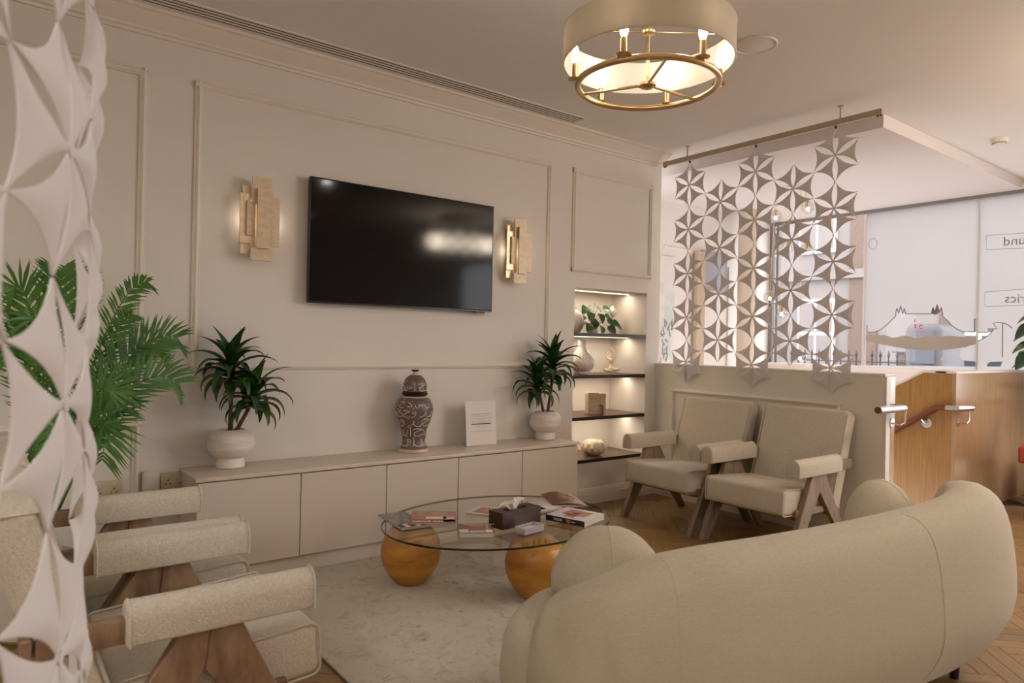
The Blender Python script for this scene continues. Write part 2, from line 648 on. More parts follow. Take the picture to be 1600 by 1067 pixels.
def plank_seen(wx, wy):
    p = proj((wx, wy, 0))
    if p is None or p[0] < -10 or p[1] > 1085 or p[0] > 1615:
        return False
    if wx < 1.3:
        return wy > 1.9
    return (p[0] < 1300 and wx > 2.5 and wy > 2.3) or (p[0] > 1480 and wy < 2.2)
seen = sorted([q for q in PLK if plank_seen(q[1], q[2])], reverse=True)[:296]
seen_set = set(seen)
rest = [q for q in PLK if q not in seen_set]
first = True
for _, wx, wy, rz in seen:
    o = plank0 if first else link_copy(plank0, floor)
    first = False
    o.location = (wx, wy, 0)
    o.rotation_euler = (0, 0, rz)
rb = bmesh.new()
for _, wx, wy, rz in rest:
    n0 = len(rb.verts)
    rb.from_mesh(plank0.data)
    rb.verts.ensure_lookup_table()
    bmesh.ops.transform(rb, matrix=Matrix.Translation((wx, wy, 0)) @ Matrix.Rotation(rz, 4, 'Z'), verts=rb.verts[n0:])
q = MB()
q.bm.free()
q.bm = rb
tag(q.build('parquet_field', m_plank, floor, smooth=0), kind='stuff')

# wall with the television (built around the niche)
w = MB()
w.span((FX0, WY, 0), (NX0, WY + 0.5, CZ))
w.span((NX0, WY, 0), (NX1, WY + 0.5, NZ0 - 0.0))
w.span((NX0, WY, NZ1), (NX1, WY + 0.5, CZ))
w.span((NX1, WY, 0), (EX + 0.03, WY + 0.5, CZ))
w.span((NX0, NY1, NZ0), (NX1, WY + 0.5, NZ1))
wall_back = struct('wall_back', w, m_wall, smooth=0)

struct('wall_left', MB().span((FX0 - 0.15, FY0, 0), (FX0, WY, CZ)), m_backwall, smooth=0)
struct('wall_front', MB().span((FX0, FY0 - 0.15, 0), (XW, FY0, CZ)), m_backwall, smooth=0)
ce = MB()
ce.span((FX0, FY0, CZ), (XW + 0.1, 2.32, CZ + 0.15))
ce.span((FX0, 2.32, CZ), (5.07, 5.0, CZ + 0.15))
struct('ceiling', ce, m_ceil, smooth=0)
struct('ceiling_bulkhead', MB().span((5.07, 2.32, 2.885), (XW + 0.1, 5.0, CZ + 0.15)), m_ceil_dimmed, smooth=0)

# cornice along the television wall: a stepped cove, lengthwise
prof = [(0, 2.868), (-0.014, 2.868), (-0.016, 2.884), (-0.03, 2.888), (-0.034, 2.90), (-0.05, 2.912), (-0.078, 2.936),
        (-0.098, 2.95), (-0.104, 2.958), (-0.122, 2.962), (-0.124, CZ), (0, CZ)]
c = MB()
c.prism([(y, z) for y, z in prof], basis((FX0, WY, 0), (0, 1, 0), (0, 0, 1), (1, 0, 0)), EX + 0.03 - FX0)
struct('trim_1', c, m_trim, smooth=25)


def molding(mb, a, b, up, wid=0.042, dep=0.02):
    """picture-frame moulding strip on a wall from a to b; up = in-wall direction across it, n = out of the wall"""
    a, b = Vector(a), Vector(b)
    d = (b - a)
    L = d.length
    d.normalize()
    n = Vector(up).cross(d)
    pr = [(-0.5, 0), (-0.5, 0.35), (-0.38, 0.55), (-0.3, 0.5), (-0.2, 0.75), (0.0, 1.0), (0.22, 0.9), (0.34, 0.5), (0.42, 0.55), (0.5, 0.35), (0.5, 0)]
    mb.prism([(x * wid, y * dep) for x, y in pr], basis(a, up, n, d), L)


def panel_frame(parent, x0, x1, z0, z1, sides='LRTB', Y=WY, wid=0.042):
    h = wid / 2
    for s in sides:
        mb = MB()
        if s == 'L':
            molding(mb, (x0, Y, z0 - h), (x0, Y, z1 + h), (1, 0, 0), wid)
        elif s == 'R':
            molding(mb, (x1, Y, z0 - h), (x1, Y, z1 + h), (1, 0, 0), wid)
        elif s == 'T':
            molding(mb, (x0 - h, Y, z1), (x1 + h, Y, z1), (0, 0, -1), wid)
        else:
            molding(mb, (x0 - h, Y, z0), (x1 + h, Y, z0), (0, 0, -1), wid)
        mb.build('moulding_strip', m_trim, parent, smooth=40)


panel_frame(wall_back, 0.925, 3.455, 1.13, 2.672)
panel_frame(wall_back, -0.9, 0.655, 1.13, 2.672)
panel_frame(wall_back, -0.9, 0.655, 0.19, 0.83)
panel_frame(wall_back, 3.715, 4.615, 1.892, 2.672)

# baseboards
bprof = [(0, 0), (-0.018, 0), (-0.018, 0.082), (-0.014, 0.088), (-0.014, 0.096), (-0.010, 0.112), (-0.004, 0.128), (0, 0.13)]
b = MB()
b.prism(bprof, basis((3.5, WY, 0), (0, 1, 0), (0, 0, 1), (1, 0, 0)), EX - 3.5)
struct('baseboard_back', b, m_trim, smooth=30)
b = MB()
b.prism([(x * 1, z) for x, z in bprof], basis((EX, 2.116, 0), (1, 0, 0), (0, 0, 1), (0, 1, 0) and (0, -1, 0)), -(WY - 2.116))
struct('baseboard_right', b, m_trim, smooth=30)

# half wall between the lounge and the stairs
hw = MB()
hw.span((EX, 2.116, 0), (EX + 0.13, WY + 0.93, 1.125))
half_wall = struct('wall_right', hw, m_halfwall, smooth=0)
MB().span((EX - 0.004, 2.112, 1.125), (EX + 0.134, WY + 0.9, 1.143), 0.003, 1).build('cap', m_white, half_wall)
MB().span((EX + 0.002, 2.104, 0), (EX + 0.06, 2.116, 1.125), 0.002, 1).build('white_edge_strip', m_white, half_wall)
MB().span((EX + 0.06, 2.106, 0), (EX + 0.13, 2.116, 1.125), 0.001, 1).build('end_panel', m_oak2, half_wall)
for a, bb, up in (((EX, 3.865, 0.14), (EX, 3.865, 0.938), (0, -1, 0)), ((EX, 2.42, 0.14), (EX, 2.42, 0.938), (0, -1, 0)),
                  ((EX, 3.886, 0.917), (EX, 2.40, 0.917), (0, 0, -1)), ((EX, 3.886, 0.16), (EX, 2.40, 0.16), (0, 0, -1))):
    mb = MB()
    molding(mb, a, bb, up, 0.036, 0.018)
    o = mb.build('moulding_strip', m_trim, half_wall, smooth=40)

# stairwell: oak wall that follows the stairs down, and its return beside the upper floor
ow = MB()
poly = [(OY, -1.2), (OY, 1.125), (2.40, 1.125), (2.74, 0.93), (3.9, 0.20), (4.9, -0.43), (4.9, -1.2)]
ow.prism([(y, z) for y, z in poly], basis((OX, 0, 0), (0, 1, 0), (0, 0, 1), (1, 0, 0)), 0.1)
oak = struct('wall_stair', ow, m_oak, smooth=0)
MB().span((OX + 0.002, OY - 0.03, 0), (XW - 0.06, OY + 0.09, 1.125)).build('side_panel', m_oak2, oak, smooth=0)
cp = MB()
cp.span((OX - 0.004, OY - 0.034, 1.125), (XW - 0.06, OY + 0.12, 1.142), 0.003, 1)
cp.prism([(2.24, 1.125), (2.24, 1.142), (2.405, 1.142), (2.745, 0.947), (3.9, 0.217), (4.9, -0.413), (4.9, -0.43), (3.9, 0.2), (2.74, 0.93), (2.40, 1.125)],
         basis((OX - 0.004, 0, 0), (0, 1, 0), (0, 0, 1), (1, 0, 0)), 0.108)
cp.build('cap', m_white, oak, smooth=0)
st = MB()
for k in range(6):
    st.span((EX + 0.13, 2.13 + 0.28 * k, -1.3), (OX, 2.13 + 0.28 * (k + 1), -0.17 * (k + 1) + 0.0))
st.span((EX + 0.13, 2.13 + 1.68, -1.3), (XW, 5.0, -1.19))
struct('floor_stairs', st, m_oak2, smooth=0)

# wall at the far side of the stairwell with its panels, door and picture
FW = 5.0
fw = MB().span((EX + 0.03, FW, -1.3), (XW + 0.1, FW + 0.15, CZ + 0.1))
far_wall = struct('wall_far', fw, m_white, smooth=0)
d0 = ony(1037, 384, FW)
d1 = ony(1180, 406, FW)
MB().span((d0.x, FW - 0.012, d0.z - 0.03), (d1.x, FW, d0.z), 0.002, 1).build('picture_rail', m_trim, far_wall)
# door panels on it
for x0, x1 in ((1138, 1150), (1154, 1166)):
    a = ony(x0, 400, FW)
    bq = ony(x1, 560, FW)
    MB().span((a.x, FW - 0.014, 0.2), (bq.x, FW, 2.25), 0.004, 1).build('wall_panel', m_white, far_wall)

# ------------------------------------------------------------------ shop window
WZ0, WZ1 = 1.13, 2.835
ww = MB()
ww.span((XW, 1.45, -1.3), (XW + 0.12, 5.0, WZ0 - 0.02))
ww.span((XW, FY0, WZ1 + 0.09), (XW + 0.12, 5.0, CZ + 0.15))
ww.span((XW, FY0, -0.2), (XW + 0.12, 1.45, 0.06))
wall_win = struct('wall_window', ww, m_white, smooth=0)
MB().span((XW - 0.10, 2.25, WZ0 - 0.04), (XW + 0.02, 4.98, WZ0 - 0.015), 0.003, 1).build('window_sill', m_white, wall_win)
hd = MB().span((XW - 0.03, FY0, WZ1 + 0.045), (XW + 0.06, 4.98, WZ1 + 0.09), 0.003, 1)
struct('trim_2', hd, m_white)
yA, yB = onx(1352, 450, XW).y, onx(1529, 450, XW).y
fr = MB()
fr.span((XW - 0.005, FY0, WZ1 + 0.010), (XW + 0.045, 4.98, WZ1 + 0.045), 0.002, 1)
fr2 = MB()
yc0, yc1 = onx(1206, 450, XW).y, onx(1217, 450, XW).y
frame = struct('window_1', fr, m_frame)
MB().span((XW - 0.02, yc1, WZ0 - 0.02), (XW + 0.04, yc1 + 0.035, WZ1 + 0.03), 0.002, 1).build('window_mullion', m_frame, frame)
MB().span((XW - 0.02, yc0 - 0.02, WZ0 - 0.02), (XW + 0.04, yc0 + 0.03, WZ1 + 0.03), 0.002, 1).build('window_mullion', m_frame, frame)
MB().span((XW - 0.02, yc0 + 0.03, WZ0 - 0.02), (XW + 0.06, 5.0, WZ1), 0.002, 1).build('window_jamb', m_framewhite, frame)
MB().span((XW - 0.01, yA - 0.004, WZ0 - 0.02), (XW + 0.03, yA + 0.022, WZ1), 0.002, 1).build('window_mullion', m_framewhite, frame)
MB().span((XW - 0.004, yB - 0.006, WZ0 - 0.02), (XW + 0.02, yB + 0.006, WZ1), 0.001, 1).build('glass_joint', m_framewhite, frame)
MB().span((XW - 0.02, 1.44, -0.2), (XW + 0.04, 1.50, WZ1), 0.002, 1).build('window_mullion', m_frame, frame)
for ya, yb, z0 in ((yA + 0.022, yc1, WZ0 - 0.02), (yc1 + 0.035, yc0 - 0.02, WZ0 - 0.02), (yB + 0.006, yA - 0.004, WZ0 - 0.02), (1.5, yB - 0.006, WZ0 - 0.02)):
    MB().span((XW + 0.008, ya, z0), (XW + 0.014, yb, WZ1 + 0.024)).build('window_pane', m_glass, frame, smooth=0)
for k in range(4):
    ya = 1.44 - 1.41 * (k + 1)
    MB().span((XW + 0.008, ya + 0.05, 0.06), (XW + 0.014, ya + 1.41, WZ1)).build('window_pane', m_glass, frame, smooth=0)
    MB().span((XW - 0.02, ya, 0.0), (XW + 0.04, ya + 0.05, WZ1), 0.002, 1).build('window_mullion', m_frame, frame)


def film(name, outer, holes, m, parent, X=XW - 0.002, px=True, ext=0.0008):
    cu = bpy.data.curves.new('film', 'CURVE')
    cu.dimensions = '2D'
    cu.fill_mode = 'BOTH'
    cu.extrude = ext
    for loop in [outer] + holes:
        pts = []
        for q_ in loop:
            if px:
                p_ = onx(q_[0], q_[1], X)
                pts.append((p_.y, p_.z))
            else:
                pts.append(q_)
        s = cu.splines.new('POLY')
        s.points.add(len(pts) - 1)
        for i_, (a_, b_) in enumerate(pts):
            s.points[i_].co = (a_, b_, 0, 1)
        s.use_cyclic_u = True
    o = bpy.data.objects.new('film', cu)
    COL.objects.link(o)
    dg = bpy.context.evaluated_depsgraph_get()
    me = bpy.data.meshes.new_from_object(o.evaluated_get(dg))
    bpy.data.objects.remove(o)
    bpy.data.curves.remove(cu)
    me.transform(basis((X, 0, 0), (0, 1, 0), (0, 0, 1), (1, 0, 0)))
    me.materials.clear()
    me.materials.append(m)
    o = bpy.data.objects.new(name, me)
    COL.objects.link(o)
    o.parent = parent
    return o


def S(x, y, ox=1330, oy=440, k=5.926):
    return (ox + x / k, oy + y / k)


def yz(q_, X=XW):
    p_ = onx(q_[0], q_[1], X)
    return (p_.y, p_.z)


# bridge silhouette: top outline left to right (picture points on the pane)
top = [S(*q_) for q_ in [(146, 400), (146, 468), (205, 468), (240, 460), (285, 435), (330, 400), (370, 360), (412, 318), (412, 290), (424, 245), (440, 292),
                         (459, 225), (476, 296), (492, 246), (502, 298), (742, 298), (742, 290), (756, 238), (775, 280), (796, 212), (815, 280), (834, 238),
                         (846, 292), (846, 322), (880, 352), (930, 405), (985, 445), (1036, 466), (1140, 466), (1140, 345), (1157, 345)]]
low = [S(*q_) for q_ in [(1157, 560), (1080, 600), (1030, 620), (1008, 650), (1006, 700), (1030, 728), (1090, 735), (1148, 738), (1157, 752), (1157, 786), (135, 775)]]
hole = [yz(q_) for q_ in top + low]
z_lo, z_hi = WZ0 - 0.02, WZ1 + 0.012
e = 0.003
# film above / right of the clear shape, one piece with a hole, plus a strip below
hole_in = [(min(max(y_, yB + 0.012), yA - 0.012), min(max(z_, z_lo + 0.01), z_hi - 0.01)) for y_, z_ in hole]
film_pane = film('frosted_film', [(yA - e, z_hi), (yA - e, z_lo), (yB + e, z_lo), (yB + e, z_hi)], [hole_in], m_frost, frame, px=False)
# outline stroke
ol = MB()
for a_, b_ in zip(top, top[1:]):
    pa, pb = onx(*a_, XW - 0.004), onx(*b_, XW - 0.004)
    ol.tube([pa, pb], 0.0042, 4)
ol.build('bridge_outline', m_outline, frame, smooth=0)
hull = [S(*q_) for q_ in [(135, 492), (200, 494), (255, 496), (310, 494), (345, 505), (380, 520), (420, 518), (470, 502), (510, 500), (545, 508), (590, 522), (640, 515), (690, 505),
                          (740, 512), (790, 514), (850, 508), (900, 500), (960, 505), (1040, 512), (1155, 514), (1155, 578), (1060, 604), (950, 622), (840, 634), (740, 636), (620, 632),
                          (500, 622), (400, 604), (300, 585), (210, 565), (135, 545)]]
film('hull_film', hull, [], m_hull, frame, X=XW - 0.004)
# tower flag filled darker and a clear wave in it
film('flag_film', [S(*q_) for q_ in [(745, 292), (756, 240), (775, 282), (796, 214), (814, 282), (832, 262), (800, 300), (770, 308)]], [], m_outline, frame, X=XW - 0.005)
# second pane: outline of a second picture, clear wedge at its left
hole2 = [S(*q_) for q_ in [(1178, 470), (1268, 470), (1268, 437), (1330, 437), (1300, 470), (1240, 515), (1178, 548)]]
film('frosted_film', [(yB - e, z_hi), (yB - e, z_lo), (1.5, z_lo), (1.5, z_hi)], [[yz(q_) for q_ in hole2], [yz(S(*q_)) for q_ in [(1255, 786), (1262, 760), (1290, 742), (1400, 740), (1385, 786)]]], m_frost, frame, px=False)
o2 = MB()
for path in ([(1176, 470), (1268, 470), (1268, 437), (1354, 437), (1312, 384), (1350, 376), (1400, 380), (1445, 395), (1490, 430)],
             [(1312, 445), (1285, 485), (1235, 520), (1176, 550)], [(1402, 385), (1400, 700)]):
    pts = [onx(*S(*q_), XW - 0.004) for q_ in path]
    o2.tube(pts, 0.004, 4)
o2.build('bird_outline', m_outline, frame, smooth=0)
# mirrored lettering, each in a thin box, and a small hexagon badge
for (s_, x0, y0, xb0, xb1, yb0, yb1) in (('und', 1567, 384, 1541, 1640, 368, 390), ('trics', 1569, 473, 1539, 1640, 456, 479)):
    p_ = onx(x0, y0, XW - 0.005)
    text('mirrored_lettering', s_, 0.125, m_etch, basis(p_, (0, 1, 0), (0, 0, 1), (1, 0, 0)), frame, 0.0008, 'RIGHT')
    bx = MB()
    q_ = [onx(xb0, yb0, XW - 0.004), onx(xb1, yb0 - 7, XW - 0.004), onx(xb1, yb1 - 4, XW - 0.004), onx(xb0, yb1, XW - 0.004)]
    bx.tube(q_ + [q_[0]], 0.0022, 4)
    bx.build('lettering_box', m_etch, frame, smooth=0)
hx = MB()
cx = onx(1364, 381, XW - 0.004)
hx.tube([cx + Vector((0, 0.05 * math.sin(k * PI / 3), 0.065 * math.cos(k * PI / 3))) for k in range(7)], 0.0025, 4)
hx.build('hexagon_badge', m_etch, frame, smooth=0)
# red marks on the glass
rm = MB()
for path in ([(597, 350), (588, 356), (588, 372), (597, 370)], [(592, 392), (594, 430)], [(660, 400), (634, 408), (632, 424), (645, 434), (662, 434)], [(634, 456), (640, 458)], [(650, 462), (658, 460)]):
    rm.tube([onx(*S(*q_), XW - 0.003) for q_ in path], 0.006, 5)
rm.build('red_lettering', m_inkred, frame, smooth=0)

# ================================================================== THINGS ON THE CEILING
# linear air vent: frame and four dark slots
v = thing('ceiling_vent', 'long linear air vent with four dark slots in the ceiling above the television wall', 'vent', (0, 0, CZ))
VX1 = 3.54
for k in range(5):
    y0 = 3.775 + k * 0.0325
    MB().span((FX0 + 0.3, y0, -0.005), (VX1, y0 + 0.0185, 0.001), 0.0005, 1).build('vent_blade', m_vent, v, smooth=0)
MB().span((FX0 + 0.3, 3.79, -0.0035), (VX1, 3.91, 0.001)).build('vent_backing', m_black, v, smooth=0)
for x_ in (FX0 + 0.29, VX1):
    MB().span((x_, 3.775, -0.005), (x_ + 0.012, 3.9235, 0.001), 0.001, 1).build('vent_end', m_vent, v, smooth=0)

sp = thing('ceiling_speaker', 'flat round ceiling speaker grille beside the drum chandelier', 'speaker', onz(1180, 70, CZ))
MB().torus((0, 0, -0.002), 0.112, 0.006, 48, 8).build('trim_ring', m_vent, sp)
MB().lathe([(0, -0.007), (0.09, -0.006), (0.108, -0.002), (0.108, 0.001)], seg=40).build('grille', m_ceil, sp)
sd = thing('smoke_detector', 'small white round smoke detector on the ceiling by the shop window', 'detector', onz(1561, 217, CZ))
MB().lathe([(0.065, 0.001), (0.065, -0.012), (0.058, -0.03), (0.045, -0.034)], seg=28).build('base', m_white, sd)
MB().lathe([(0.045, -0.033), (0.038, -0.044), (0.028, -0.048), (0, -0.049)], seg=28).build('sensor_cap', m_vent, sd)
MB().torus((0, 0, -0.035), 0.045, 0.004, 28, 6).build('dark_gap', m_frame, sd)

# drum chandelier with ring and six candle bulbs
k_ = 1.1
LC = (onz(1012, 42, 2.4) + onz(1012, 147, 2.4)) / 2
ch = thing('chandelier', 'drum chandelier with pale fabric shade, brass ring and six lit candle bulbs', 'chandelier', (LC.x, LC.y, 2.32))
RS = 0.331
sh = MB()
sh.lathe([(RS, 0.085), (RS, 0.215)], seg=96)
sh.build('shade', m_shadecloth, ch)
MB().lathe([(RS - 0.004, 0.085), (RS - 0.004, 0.215)], seg=96).build('shade_lining', m_shadein, ch)
for z_ in (0.085, 0.215):
    MB().torus((0, 0, z_), RS - 0.002, 0.0035, 96, 6).build('shade_rim', m_shadein, ch)
RR = 0.272
MB().torus((0, 0, 0), RR, 0.0125, 96, 12).build('brass_ring', m_brass, ch)
MB().lathe([(0, -0.016), (0.02, -0.014), (0.034, -0.006), (0.034, 0.004), (0.016, 0.01), (0.014, 0.026), (0.008, 0.03), (0, 0.03)], seg=28).build('hub', m_brass, ch)
MB().tube([(0, 0, 0.02), (0, 0, CZ - 2.32)], 0.007, 12).build('rod', m_brass, ch)
MB().lathe([(0, CZ - 2.32 - 0.002), (0.06, CZ - 2.32), (0.06, CZ - 2.34), (0, CZ - 2.345)], seg=28).build('canopy', m_brass, ch)
MB().lathe([(0, 0.198), (0.025, 0.2), (0.028, 0.208), (0, 0.212)], seg=24).build('spider_hub', m_brass, ch)
base_a = YAW - PI / 2     # camera-right direction
for k in range(3):
    a = YAW + PI + 2 * PI * k / 3 + R(4)
    d_ = Vector((math.cos(a), math.sin(a), 0))
    MB().tube([d_ * 0.03, d_ * (RR - 0.008)], 0.006, 10).build('arm', m_brass, ch)
for sg in (-1, 1):
    d_ = Vector((math.cos(YAW - PI / 2), math.sin(YAW - PI / 2), 0)) * sg
    MB().tube([d_ * 0.02 + Vector((0, 0, 0.207)), d_ * (RS - 0.005) + Vector((0, 0, 0.207))], 0.0028, 8).build('spider_arm', m_brass, ch)
for k in range(6):
    a = YAW - PI / 2 + R(2) + 2 * PI * k / 6
    p_ = Vector((math.cos(a) * (RR + 0.012), math.sin(a) * (RR + 0.012), 0.004))
    sl = MB().lathe([(0, 0.002), (0.012, 0.002), (0.012, 0.068), (0.009, 0.070), (0, 0.070)], seg=18).build('candle_sleeve', m_brass, ch, loc=p_)
    MB().lathe([(0, -0.004), (0.008, -0.004), (0.010, 0.0), (0.022, 0.003), (0.028, 0.009), (0.026, 0.009), (0.012, 0.006)], seg=20).build('drip_cup', m_brass, sl)
    MB().lathe([(0.009, 0.070), (0.014, 0.084), (0.0165, 0.097), (0.014, 0.115), (0.008, 0.133), (0.003, 0.144), (0, 0.146)], seg=16).build('bulb', m_bulb, sl)
    lamp('candle_light', 'POINT', (p_.x * 0.90, p_.y * 0.90, 0.165), P_CANDLE, (1.0, 0.97, 0.93), ch, shadow_soft_size=0.03)

ch2 = copy_tree(ch)  # extra chandelier added out of view to light the sofa back and room
ch2.location = (0.1, -1.9, 2.32)
ch2['label'] = 'added unseen drum chandelier behind the camera for fill light'
_rear_fill = None
for o_ in [x for x in COL.objects if x.parent == ch2 and x.type == 'LIGHT']:
    if _rear_fill is None:
        _rear_fill = o_.data.copy()
        _rear_fill.energy = P_REAR_FILL
    o_.data = _rear_fill
ch3 = copy_tree(ch2)  # another added out of view, brightens the left wall and ceiling
ch3.location = (-1.65, 1.2, 2.32)
ch3['label'] = 'added unseen drum chandelier left of the camera for fill light'
# downlights added out of view to fill the room; one gives the television glow
DL = [(0.2, -0.4), (1.3, -1.6), (0.0, -2.8), (2.4, -3.5), (-1.4, 1.2), (-1.5, -1.4), (2.9, 0.92), (-1.3, 3.0)]
for i, (x_, y_) in enumerate(DL):
    d = thing('added_downlight', 'round ceiling lamp added out of view to brighten the room', 'added_downlight', (x_, y_, CZ), group='added downlights out of view')
    MB().lathe([(0.04, 0.001), (0.055, 0.0), (0.055, -0.006), (0.04, -0.006)], seg=24).build('trim_ring', m_white, d)
    MB().lathe([(0, -0.003), (0.04, -0.003)], seg=24).build('lens', m_lens, d)
    lamp('added_downlight_beam', 'AREA', (0, 0, -0.012), P_DOWN_FILL, (1.0, 0.92, 0.86), d, shape='DISK', size=0.09)

# ------------------------------------------------------------------ hanging screens of star modules
SR = 0.184
ROWS = 0.370


def star_mesh(bw, sg_, dome, bend):
    t = MB()
    n = 7
    rin = 0.010
    for k in range(6):
        a0, a1 = R(90 + 60 * k), R(150 + 60 * k)
        t0, t1 = Vector((math.cos(a0), math.sin(a0))), Vector((math.cos(a1), math.sin(a1)))
        mid = (t0 + t1).normalized()
        P = []
        for i in range(n + 1):
            u_ = i / n
            row = []
            rr = rin + (SR - rin) * u_
            bow = bw * SR * math.sin(PI * u_) ** 0.9 if 0 < u_ < 1 else 0
            n0 = (mid - t0 * mid.dot(t0)).normalized()
            n1 = (mid - t1 * mid.dot(t1)).normalized()
            e0 = t0 * rr + n0 * (bow + 0.0016)
            e1 = t1 * rr + n1 * (bow + 0.0016)
            for j in range(n + 1):
                s_ = j / n
                p_ = e0 * (1 - s_) + e1 * s_
                sag = sg_ * SR * 4 * s_ * (1 - s_) * u_ ** 2.2
                p_ = p_ - mid * sag
                zz = dome * (4 * s_ * (1 - s_)) * math.sin(PI * min(1, u_ * 0.9)) - bend * u_ * u_
                row.append((p_.x, p_.y, zz))
            P.append(row)
        t.grid(P, 0.0045)
    t.lathe([(0, -0.004), (0.011, -0.003), (0.011, 0.003), (0, 0.004)], seg=12)
    o = t.build('star_tile', m_felt)
    return o


STARS = {'far': star_mesh(0.098, 0.136, 0.006, 0.007), 'near': star_mesh(0.070, 0.112, 0.014, 0.018)}
STAR_USED = {}


def star(parent, pos, az, tilt=0.0):
    """az: azimuth of the tile's local x axis (horizontal, in its plane)"""
    kind = 'near' if parent is fs else 'far'
    o = link_copy(STARS[kind]) if STAR_USED.get(kind) else STARS[kind]
    STAR_USED[kind] = True
    o.parent = parent
    x = Vector((math.cos(az), math.sin(az), 0))
    M = basis(pos, x, (0, 0, 1))
    o.location = pos
    o.rotation_euler = (M.to_3x3() @ Matrix.Rotation(tilt, 3, 'X')).to_euler()
    return o


BX = EX - 0.030
fs = None
scr = thing('hanging_screen', 'hanging room divider of pale felt star tiles above the half wall', 'room divider', (0, 0, 0))
bl, br = onx(1037, 257, BX), onx(1379, 174, BX)
barz = (bl.z + br.z) / 2
MB().span((BX - 0.012, br.y, barz - 0.02), (BX + 0.012, bl.y, barz + 0.02), 0.002, 1).build('rail', m_railbar, scr)
for px_ in ((1074, 248), (1313, 190)):
    p_ = onx(px_[0], px_[1], BX)
    MB().tube([(BX, p_.y, barz + 0.018), (BX, p_.y, CZ)], 0.006, 8).build('hanger_stem', m_railbar, scr)
    MB().lathe([(0, 0), (0.02, 0), (0.02, -0.006), (0, -0.008)], (BX, p_.y, CZ), 16).build('hanger_plate', m_railbar, scr)
for y_ in (bl.y - 0.01, bl.y - 0.03, br.y + 0.01, br.y + 0.03):
    MB().lathe([(0, -0.012), (0.007, -0.010), (0.007, 0.0), (0, 0.0)], (BX, y_, barz - 0.019), 12).build('end_stop', m_clip, scr)
c1 = onx(1077, 290, BX)
c5 = onx(1305, 243, BX)
dy = (c1.y - c5.y) / 4
z1 = (c1.z + (c5.z)) / 2
cols = []
for i in range(5):
    y_ = c1.y - dy * i
    # column tops measured in the picture
    ptop = [(1077, 290), (1128, 315), (1184, 266), (1236, 294), (1305, 243)][i]
    zt = onx(ptop[0], ptop[1], BX).z
    cols.append((y_, zt, (5, 4, 5, 4, 5)[i]))
zref = sum(c_[1] for c_ in (cols[0], cols[2], cols[4])) / 3
for i, (y_, zt, n) in enumerate(cols):
    z0 = zref if i % 2 == 0 else zref - ROWS / 2
    for k in range(n):
        star(scr, (BX, y_, z0 - k * ROWS), -PI / 2)
        if k or i % 2 == 0:
            zz = z0 - k * ROWS + SR + (ROWS / 2 - SR)
    for k in range(n - 1):
        MB().box((BX, y_, z0 - (k + 0.5) * ROWS), (0.006, 0.008, 0.024), 0.002, 1).build('tile_clip', m_felt, scr)
    if i % 2 == 0:
        MB().lathe([(0, -0.022), (0.008, -0.020), (0.008, -0.004), (0.004, 0), (0, 0)], (BX, y_, barz - 0.02), 12).build('glider', m_clip, scr)
        MB().tube([(BX, y_, barz - 0.04), (BX, y_, z0 + SR - 0.004)], 0.0015, 6).build('hook', m_chrome, scr)

fs = thing('hanging_screen', 'tall pale felt star tile screen hanging close by at the left edge', 'room divider', (0, 0, 0))
az0 = R(68)
C0 = O + ray(110, 235) * 1.01
u0 = Vector((math.cos(az0), math.sin(az0), 0))
HS = 0.160
zc = C0.z
railz = 2.90
for k in range(-4, 4):
    star(fs, (C0.x, C0.y, zc + k * ROWS), az0)
azL = R(60)
uL = Vector((math.cos(azL), math.sin(azL), 0))
CL = C0 - u0 * HS - uL * HS
for k in range(-4, 4):
    star(fs, (CL.x, CL.y, zc + (k + 0.5) * ROWS), azL)
CL2 = CL - uL * HS * 2
for k in range(-4, 4):
    star(fs, (CL2.x, CL2.y, zc + k * ROWS), azL)
azR = R(88)
uR = Vector((math.cos(azR), math.sin(azR), 0))
CR = C0 + u0 * HS + uR * HS
for k in range(-4, 4):
    star(fs, (CR.x, CR.y, zc + (k + 0.5) * ROWS), azR)
pts = [CL2 - uL * 0.2, CL2, CL, C0 - u0 * HS, C0, C0 + u0 * HS, CR, CR + uR * 0.3]
MB().tube([(p_.x, p_.y, 2.93) for p_ in pts], 0.012, 8).build('rail', m_railbar, fs)
for p_ in (CL2, C0, CR):
    MB().tube([(p_.x, p_.y, 2.93), (p_.x, p_.y, CZ)], 0.006, 8).build('hanger_stem', m_railbar, fs)
for p_, off in ((CL2, 0), (CL, 0.5), (C0, 0), (CR, 0.5)):
    ztop = zc + (3 + off) * ROWS + SR
    MB().tube([(p_.x, p_.y, ztop - 0.01), (p_.x, p_.y, 2.93)], 0.0015, 6).build('hook', m_chrome, fs)

# ================================================================== TELEVISION WALL
TY = WY - 0.065
tl, tr, bl_, br_ = ony(487, 276, TY), ony(774, 322, TY), ony(479, 472, TY), ony(766, 488, TY)
x0, x1 = (tl.x + bl_.x) / 2, (tr.x + br_.x) / 2
zt, zb = (tl.z + tr.z) / 2, (bl_.z + br_.z) / 2
tv = thing('television', 'large dark flat television mounted on the panelled wall between two sconces', 'television', ((x0 + x1) / 2, WY, (zt + zb) / 2))
hw_, hh_ = (x1 - x0) / 2, (zt - zb) / 2
MB().box((0, -0.05, 0), (2 * hw_, 0.03, 2 * hh_), 0.004, 2).build('casing', m_tvframe, tv)
MB().box((0, -0.0655, 0.003), (2 * hw_ - 0.014, 0.003, 2 * hh_ - 0.022), 0.001, 1).build('screen', m_tvscreen, tv)
MB().box((0, -0.0195, 0), (0.5, 0.036, 0.35), 0.004, 1).build('wall_bracket', m_tvframe, tv)
MB().box((hw_ - 0.10, -0.055, -hh_ - 0.004), (0.09, 0.02, 0.012), 0.003, 1).build('sensor', m_tvframe, tv)
